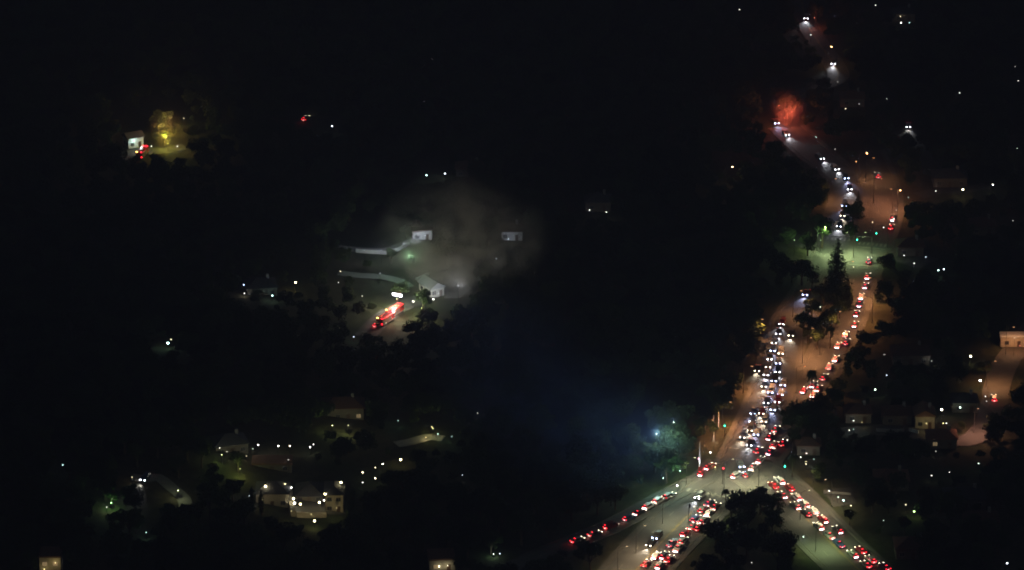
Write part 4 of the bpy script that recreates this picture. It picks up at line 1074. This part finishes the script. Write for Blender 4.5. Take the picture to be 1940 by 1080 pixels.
tp('b4', 1560, 580, .8, 'dark tree at the left foot of the pointed conifer')
tp('b1', 1616, 432, 1.0, 'dark tree between the far carriageways below the headlights')
tp('c1', 1625, 412, .7, 'narrow dark tree between the far carriageways', 'conifer_tree')
tp('b0', 1612, 455, .7, 'small dark tree right above the green signal')
tp('b3', 1557, 470, 1.2, 'green lit tree left of the crossing')
tp('b4', 1530, 485, .85, 'dim green tree left of the green lit one')
tp('p0', 1537, 772, 1.0, 'tall palm with dark crown beside the red tail cluster', 'palm_tree')
tp('p1', 1572, 660, .8, 'palm on the median above the tall one', 'palm_tree')
tp('b0', 1538, 607, .8, 'tallest dark tree of the median clump under the dim lamps')
tp('b4', 1574, 624, .75, 'wide dark tree at the right of the median clump')
tp('b1', 1522, 632, .8, 'dark tree at the left of the median clump')
tp('b2', 1590, 604, .7, 'dark tree between median clump and right carriageway')
tp('b3', 1548, 662, .75, 'dark tree at the foot of the median clump')
tp('b0', 1500, 822, .95, 'dark tree edging the right side of the red bunch')
tp('b2', 1525, 812, 1.05, 'large dark tree right of the long queue foot')
tp('b4', 1555, 800, 1.0, 'broad dark tree under the tall palm')
tp('b1', 1583, 786, 1.0, 'dark tree at the lower right of the tall palm')
tp('b3', 1502, 852, .8, 'dark tree above the junction green signal')
tp('b0', 1570, 832, .9, 'dark tree between red bunch and dim cluster')
tp('b2', 1592, 880, .9, 'dark tree right of the small junction lamp group')
tp('b4', 1640, 880, 1.0, 'dark tree in the gap right of the junction lamp group')
tp('b1', 1700, 870, 1.0, 'dark tree above the dark house by the brown lot')
tp('b0', 1660, 955, .9, 'dark tree right of the brown lot')
tp('b2', 1440, 975, 1.0, 'dark tree on the right shoulder of the wedge')
tp('b0', 1465, 995, 1.05, 'dark tree at the right edge of the wedge')
tp('b4', 1415, 990, 1.1, 'large dark tree in the middle of the wedge')
tp('b1', 1385, 990, .9, 'dark tree at the left edge of the wedge')
tp('b1', 60, 1090, .8, 'dark tree at the left of the yellow corner house')
tp('b3', 868, 1092, .7, 'dark tree at the right of the bottom yellow house')
tp('b1', 1568, 630, .75, 'dark bushy tree on the median beside the lower headlights')
tp('b3', 1566, 634, .8, 'dark tree under the two dim median lamps')
tp('b0', 1530, 650, .6, 'low dark tree on the median right of the queue top')
tp('b4', 1545, 640, .7, 'broad dark tree on the dark median')
tp('b2', 1490, 226, 1.15, 'tree glowing orange above the brilliant headlights')
tp('b1', 1472, 205, .9, 'narrow upper orange lit tree left of the glowing one')
tp('b0', 1546, 42, .9, 'rusty lit tree beside the topmost headlights')
tp('b2', 1262, 915, 1.25, 'tall green lit tree left of the junction')
tp('b0', 1240, 895, 1.1, 'dim green tree at the left of the tall green one')
tp('b4', 1285, 880, 1.15, 'green grey tree behind the tall green one')
tp('b1', 1262, 862, 1.1, 'upper dim green tree above the side road')
tp('b2', 1276, 822, 1.25, 'tallest pale teal lit tree behind the green ones')
tp('b0', 1250, 832, 1.15, 'broad teal lit tree left of the tallest teal one')
tp('b3', 1295, 850, 1.0, 'faint green tree left of the orange verge')
tp('b3', 1352, 832, .62, 'round dark bush ringed by orange ground')
tp('b1', 757, 572, .75, 'yellow green tree lit by the floodlight, left one')
tp('b0', 801, 590, .85, 'yellow green tree lit by the floodlight, right one')
tp('b4', 312, 276, .9, 'tree lit bright yellow at far left')
tp('b2', 305, 250, 1.0, 'brown lit tree above the yellow one at far left')
tp('b1', 211, 960, .6, 'small green lit tree at lower left')
tp('b3', 452, 895, .8, 'olive lit tree left of the mansion')
tp('b2', 1750, 976, .6, 'green yellow lit bush tree at lower right')
tp('b1', 930, 1050, .7, 'dim green lit tree at the bottom edge')
tp('b0', 800, 440, .8, 'dark tree behind the white lit house')
tp('b2', 822, 436, .8, 'dark tree right behind the white lit house')
tp('b1', 741, 500, .6, 'dark tree between the two curved drives')
tp('b3', 915, 505, .7, 'dark tree at the right foot of the smoke')
tp('y', 850, 520, .8, 'narrow dark tree behind the gabled house', 'cypress_tree')
tp('b4', 770, 455, .55, 'dim tree above the curved drive')
tp('b1', 1400, 965, .55, 'left of the dark trees at the tip of the wedge')
tp('b3', 1420, 962, .5, 'right of the dark trees at the tip of the wedge')
tp('p1', 1375, 962, .62, 'small palm at the tip of the wedge below the junction', 'palm_tree')
tp('p1', 1500, 905, .8, 'palm right of the junction green signal', 'palm_tree')
for i, x in enumerate((495, 478, 660, 668)):
    tp('y', x, (975, 965, 985, 965)[i], .8, ('cypress in front of the mansion left wing', 'cypress at the left end of the mansion', 'cypress in front of the mansion tower', 'cypress at the right end of the mansion')[i], 'cypress_tree')

# where trees may not hide what the photograph shows
CLEAR = [
 [(1535, 285), (1580, 300), (1625, 325), (1705, 325), (1712, 390), (1700, 440), (1668, 470), (1655, 520), (1660, 600), (1640, 612), (1605, 665), (1592, 700),
  (1560, 752), (1545, 765), (1500, 765), (1485, 775), (1474, 805), (1484, 850), (1458, 885), (1520, 925), (1612, 925), (1620, 960), (1570, 965), (1640, 1035), (1710, 1085), (1532, 1085), (1515, 995),
  (1430, 945), (1352, 955), (1335, 1005), (1290, 1085), (1140, 1085), (1195, 1015), (1060, 1040), (1060, 1020), (1230, 935), (1295, 900), (1325, 850), (1395, 785),
  (1432, 700), (1448, 610), (1495, 560), (1500, 455), (1560, 440), (1580, 390), (1590, 350), (1535, 312)],
 [(1905, 630), (1945, 630), (1945, 690), (1905, 760), (1870, 770), (1880, 720)],
 [(1785, 820), (1860, 820), (1885, 850), (1850, 855), (1790, 845)],
 [(485, 900), (660, 900), (665, 985), (545, 990), (490, 965)],
 [(674, 428), (820, 428), (822, 460), (760, 486), (674, 488)],
 [(680, 514), (815, 515), (895, 528), (895, 570), (800, 575), (755, 625), (700, 632), (735, 570), (690, 540)],
 [(262, 205), (350, 205), (350, 292), (245, 292), (245, 262)],
 [(1455, 185), (1510, 185), (1510, 265), (1455, 265)], [(1515, 10), (1560, 10), (1560, 70), (1515, 70)],
 [(1222, 760), (1310, 760), (1310, 905), (1222, 905)],
 [(1738, 775), (1770, 775), (1770, 812), (1738, 812)], [(1655, 805), (1790, 812), (1790, 830), (1655, 824)],
 [(76, 1052), (116, 1052), (116, 1100), (76, 1100)], [(814, 1050), (862, 1050), (862, 1085), (814, 1085)],
 [(1740, 352), (1880, 345), (1880, 368), (1740, 378)], [(250, 895), (300, 895), (358, 945), (340, 955)], [(745, 825), (845, 820), (845, 842), (745, 850)],
]
for px, py in ((1587, 155), (1578, 122), (1721, 241), (1884, 760), (575, 228), (270, 911), (466, 540), (1083, 1028), (660, 806), (630, 806), (820, 812), (337, 930), (420, 862), (455, 888), (1569, 90), (1383, 317), (1637, 293)): KEEP.append((px, py, 9))
def inpoly(x, y, pl):
    c = False; j = len(pl)-1
    for i in range(len(pl)):
        xi, yi = pl[i]; xj, yj = pl[j]
        if (yi > y) != (yj > y) and x < (xj-xi)*(y-yi)/(yj-yi)+xi: c = not c
        j = i
    return c
def blocked(x, y, r, top):
    z = H(x, y)
    cx, cy0 = P((x, y, z+top*.3)); tx, ty = P((x, y, z+top)); bx, by = P((x, y, z))
    pr = r*5.7
    for kx, ky, kr in KEEP:
        if abs(kx-cx) < pr+kr and ty-kr < ky < by+kr*.3: return True
    for pl in CLEAR:
        for qx, qy in ((cx, ty+3), (cx, cy0), (cx-pr*.8, (ty+cy0)/2), (cx+pr*.8, (ty+cy0)/2), (cx-pr*.5, ty+4), (cx+pr*.5, ty+4), (cx, by)):
            if inpoly(qx, qy, pl): return True
    for line, ns, w in ROADS.values():
        for p in line[::2]:
            if (p.x-x)**2+(p.y-y)**2 < (w/2+1.2+r*.25)**2: return True
    for hx, hy, hr in HOUSES:
        if abs(hx-x) < hr+r*.6 and abs(hy-y) < hr+r*.6: return True
    for hx, hy, hr in TP:
        if (hx-x)**2+(hy-y)**2 < (hr*.6+r*.5)**2: return True
    return False
rng = random.Random(5)
cand = []
gy = 1085.0
while gy < 1790:
    gx = -.125*gy*1.08
    while gx < .125*gy*1.08:
        x = gx+rng.uniform(-2.6, 2.6); y = gy+rng.uniform(-2.6, 2.6)
        for sc in (rng.uniform(.75, 1.25), .6, .38):
            if not blocked(x, y, 4.2*sc, 9.3*sc):
                cand.append((x, y, sc, rng.randrange(5))); break
        gx += 8.2
    gy += 7.6
MARKS = [(585, 940, 'the lit mansion'), (520, 850, 'the white garden row'), (699, 898, 'the drive lights'), (300, 910, 'the faint lower left drive'), (96, 1070, 'the yellow corner house'),
         (211, 955, 'the small green lit tree'), (119, 881, 'the lone far left lamp'), (838, 1065, 'the bottom yellow house'), (820, 830, 'the faint middle drive'), (650, 785, 'the dim middle slope house'),
         (945, 1055, 'the bottom green lit tree'), (1083, 1027, 'the lowest side road car'), (1180, 985, 'the middle of the side road'), (1262, 860, 'the green lit trees'), (1424, 1066, 'the bottom dark wedge'),
         (1400, 990, 'the tip of the wedge'), (1530, 870, 'the lamp group right of the junction'), (1590, 945, 'the brown lot'), (1732, 969, 'the green yellow lamp'), (1830, 950, 'the dim pale roof'),
         (1908, 1067, 'the bottom right lamp'), (1767, 800, 'the yellow lit gable'), (1615, 805, 'the dim cluster'), (1700, 1050, 'the lower right road end'), (400, 1040, 'the empty bottom left'), (1658, 738, 'the greenish lamp'), (1857, 721, 'the right hand street lamp')]
def region(x, y):
    px, py = P((x, y, H(x, y)))
    m = min(MARKS, key=lambda k: (k[0]-px)**2 + 3*(k[1]-py)**2)
    dx, dy = px-m[0], (py-m[1])*1.7
    sd = ('right of' if dx > 0 else 'left of') if abs(dx) > abs(dy) else ('below' if dy > 0 else 'behind')
    return sd, m[2]
ind = sorted(cand, key=lambda c: c[1])
singles = [c for c in ind if c[2] > .5][:265]; ss = set(id(c) for c in singles)
rest = [c for c in ind if id(c) not in ss]
random.seed(3)
for x, y, sc, k in singles:
    v, h_ = region(x, y)
    z_ = 'tall' if sc > 1.08 else 'small' if sc < .8 else 'middle sized'
    tree(BL[k], x, y, sc, '%s dark leafy tree in the wood %s %s' % (z_, v, h_), 'unlit trees around %s' % h_[4:], 'broadleaf_tree')
# the far wood reads as one mass
me = bpy.data.meshes.new('woodland'); me.from_pydata([(x, y, H(x, y)-.4*sc) for x, y, sc, k in rest], [], [])
for n_, t_, v_ in (('sc', 'FLOAT_VECTOR', [v for c in rest for v in (c[2]*rng.uniform(.9, 1.1), c[2]*rng.uniform(.9, 1.1), c[2])]),
                   ('rot', 'FLOAT_VECTOR', [v for c in rest for v in (0, 0, rng.random()*6.28)]), ('idx', 'INT', [c[3] for c in rest])):
    at = me.attributes.new(n_, t_, 'POINT'); at.data.foreach_set('vector' if t_ != 'INT' else 'value', v_)
wood = link(bpy.data.objects.new('woodland', me)); wood['kind'] = 'stuff'; wood['label'] = 'dark wooded hillside of small leafy crowns beyond the nearer trees'; wood['category'] = 'wood'
srcs = []
for k in range(5):
    for o in scene.objects:
        if o.name.startswith('crown') and o.data is BL[k][0]: srcs.append(o); break
ng = bpy.data.node_groups.new('wood_scatter', 'GeometryNodeTree')
ng.interface.new_socket('Geometry', in_out='INPUT', socket_type='NodeSocketGeometry'); ng.interface.new_socket('Geometry', in_out='OUTPUT', socket_type='NodeSocketGeometry')
gi = ng.nodes.new('NodeGroupInput'); go = ng.nodes.new('NodeGroupOutput')
iop = ng.nodes.new('GeometryNodeInstanceOnPoints'); jg = ng.nodes.new('GeometryNodeJoinGeometry')
for o in reversed(srcs):
    oi = ng.nodes.new('GeometryNodeObjectInfo'); oi.inputs['Object'].default_value = o; oi.inputs['As Instance'].default_value = True
    ng.links.new(oi.outputs['Geometry'], jg.inputs[0])
def attr(n, t):
    a = ng.nodes.new('GeometryNodeInputNamedAttribute'); a.data_type = t; a.inputs['Name'].default_value = n
    return a.outputs['Attribute']
ng.links.new(gi.outputs[0], iop.inputs['Points']); ng.links.new(jg.outputs[0], iop.inputs['Instance']); iop.inputs['Pick Instance'].default_value = True
ng.links.new(attr('sc', 'FLOAT_VECTOR'), iop.inputs['Scale']); ng.links.new(attr('rot', 'FLOAT_VECTOR'), iop.inputs['Rotation']); ng.links.new(attr('idx', 'INT'), iop.inputs['Instance Index'])
ng.links.new(iop.outputs[0], go.inputs[0])
md = wood.modifiers.new('scatter', 'NODES'); md.node_group = ng
print('TREES', len(singles), len(rest), 'OBJ', len(scene.objects))

# lamps by glowing trees, with more lights added to wash trees, walls and drives
OR = (1, .2, .11)
lantern(1486, 222, OR, 0, 2200, 4.2, 'orange lamp under the glowing tree')
lantern(1500, 212, OR, 0, 2000, 6.0, 'added taller orange light beside the glowing tree')
lantern(1476, 200, OR, 0, 1300, 7.0, 'added highest orange light over the glowing tree')
lantern(1543, 34, OR, 0, 1000, 4.0, 'rusty lamp under the topmost lit tree')
lantern(1256, 906, (.55, 1, .8), 0, 1800, 5, 'green lamp before the tall green lit tree')
lantern(1288, 892, (.5, 1, .7), 0, 1500, 6, 'added green light right of the tall green lit tree')
lantern(1244, 822, (.75, 1, .97), 0, 3200, 13, 'added pale mast light over the dim green trees')  # tall masts added to light the crowns from above
lantern(1276, 800, (.72, 1, .93), 0, 3400, 14, 'added pale green mast light over the upper green trees')
lantern(1555, 455, (.6, 1, .4), 0, 2200, 4.5, 'green lamp before the green lit tree')
lantern(314, 260, (1, .95, .12), 2, 1900, 4, 'yellow lamp at the heart of the yellow glow')
lantern(318, 272, (1, .9, .15), 0, 700, 3, 'added lower yellow light in the yellow glow')
lantern(305, 240, (1, .55, .22), 0, 1500, 7, 'added amber light above the yellow glow')
lantern(322, 224, (1, .55, .22), 0, 1200, 7, 'added upper amber light above the yellow glow')
lantern(752, 566, (.8, 1, .3), 0, 1100, 3, 'added light before the left floodlit tree')
lantern(799, 584, (.8, 1, .35), 0, 1300, 3, 'added light before the right floodlit tree')
lantern(722, 474, LBL, 0, 900, 5, 'added pale light over the curved drive by its lower bend')
lantern(765, 462, LBL, 0, 800, 5, 'added pale light over the curved drive below the white house')
lantern(690, 474, LBL, 0, 60, 4, 'added pale light at the left end of the curved drive')
lantern(868, 541, LBL, 0, 700, 6, 'added bluish light over the forecourt of the gabled house')
lantern(720, 518, LBL, 0, 260, 4, 'added pale light over the lower curved drive')
lantern(775, 488, (.45, 1, .55), 0, 1700, 9, 'added greenish light over the lawn under the smoke')
lantern(420, 862, (.9, 1, .4), 0, 260, 3, 'added olive light by the upper left garden tree')
lantern(660, 806, (1, .95, .5), 0, 420, 3, 'added warm light before the dim middle slope house')
lantern(630, 806, (.9, .95, .4), 0, 300, 3, 'added olive light left of the dim middle slope house')
lantern(820, 812, (.9, 1, .35), 0, 160, 3, 'added olive light by the faint middle drive')
lantern(337, 930, (.9, 1, .5), 0, 200, 3, 'added olive light over the faint lower left drive')
lantern(1505, 455, (.65, 1, .5), 0, 700, 6, 'added green light at the far left of the green crossing')
lantern(455, 888, (.9, 1, .3), 0, 500, 2, 'added olive light before the olive lit tree')
lantern(211, 953, (.4, 1, .3), 0, 350, 2, 'added green light before the small green lit tree')

# ------------------------------------------------------------------ smoke
def smoke(name, c, rad, dens, col, label, nsc, seed, lo=.35, hi=.75, step=3.0):
    bm = bmesh.new(); g = bmesh.ops.create_icosphere(bm, subdivisions=3, radius=1)
    for v in bm.verts:
        v.co *= 1 + .18*noise.noise(v.co*1.5+Vector((seed, 0, 0)))
    m = bpy.data.materials.new('smoke'); m.use_nodes = True; nt = m.node_tree
    nt.nodes.remove(nt.nodes['Principled BSDF']); out = nt.nodes['Material Output']
    pv = nt.nodes.new('ShaderNodeVolumePrincipled'); pv.inputs['Color'].default_value = (*col, 1); pv.inputs['Anisotropy'].default_value = .2
    tc = nt.nodes.new('ShaderNodeTexCoord'); ln = nt.nodes.new('ShaderNodeVectorMath'); ln.operation = 'LENGTH'
    nz = nt.nodes.new('ShaderNodeTexNoise'); nz.inputs['Scale'].default_value = nsc; nz.inputs['Detail'].default_value = 4; nz.inputs['Distortion'].default_value = 1.3
    nt.links.new(tc.outputs['Object'], nz.inputs['Vector']); nt.links.new(tc.outputs['Object'], ln.inputs[0])
    fall = nt.nodes.new('ShaderNodeMapRange'); fall.interpolation_type = 'SMOOTHSTEP'
    fall.inputs['From Min'].default_value = 0.9; fall.inputs['From Max'].default_value = .1
    nt.links.new(ln.outputs['Value'], fall.inputs['Value'])
    nm = nt.nodes.new('ShaderNodeMapRange'); nm.inputs['From Min'].default_value = lo; nm.inputs['From Max'].default_value = hi
    nt.links.new(nz.outputs['Fac'], nm.inputs['Value'])
    m1 = nt.nodes.new('ShaderNodeMath'); m1.operation = 'MULTIPLY'; nt.links.new(fall.outputs[0], m1.inputs[0]); nt.links.new(nm.outputs[0], m1.inputs[1])
    m2 = nt.nodes.new('ShaderNodeMath'); m2.operation = 'MULTIPLY'; m2.inputs[1].default_value = dens; nt.links.new(m1.outputs[0], m2.inputs[0])
    nt.links.new(m2.outputs[0], pv.inputs['Density']); nt.links.new(pv.outputs[0], out.inputs['Volume'])
    m.cycles.volume_step_rate = step
    o = mesh_obj(name, bm, m, kind='stuff'); o.location = c; o.scale = rad; o['label'] = label; o['category'] = 'smoke'
    return o
c = G(320, 250, 8); smoke('smoke', c, (9.5, 6, 11), .1, (.85, .62, .45), 'brown lit smoke above the yellow glow at far left', 2.6, 9.0, .42, .6)
c = G(1492, 212, 8); smoke('smoke', c, (9, 5, 11.5), .15, (.95, .6, .5), 'smoke added in the glowing tree to round its orange glow', 2.6, 4.0, .42, .6)  # volume added to spread the lamps into a round glow
c = G(858, 480, 16); smoke('smoke', c+Vector((3, 4, 2)), (36, 18, 31), .22, (.8, .72, .6), 'brownish lit smoke cloud above the white house', 2.3, 1.0, .44, .6)
c = G(1022, 740, 12); blue = smoke('smoke', c, (44, 108, 18), .024, (.24, .38, 1), 'thin bluish smoke drifting over the central dark wood', 1.6, 5.0, .3, .7)
blue.rotation_euler = (0, 0, R(17))
c = G(1266, 862, 8); smoke('smoke', c, (11, 7, 14), .035, (.6, 1, .9), 'thin teal mist added round the green lit trees for haze', 2.4, 7.0, .4, .62)  # tinted volume added to make the lit trees look hazy

# ------------------------------------------------------------------ night haze
bm = bmesh.new(); box(bm, -9600, 9600, -3600, 15600, -25, 556)
m = bpy.data.materials.new('haze'); m.use_nodes = True; nt = m.node_tree
nt.nodes.remove(nt.nodes['Principled BSDF']); pv = nt.nodes.new('ShaderNodeVolumePrincipled')
pv.inputs['Color'].default_value = (.66, .66, .98, 1); pv.inputs['Density'].default_value = .00028; pv.inputs['Anisotropy'].default_value = .3
nt.links.new(pv.outputs[0], nt.nodes['Material Output'].inputs['Volume'])
mesh_obj('haze', bm, m, kind='stuff')
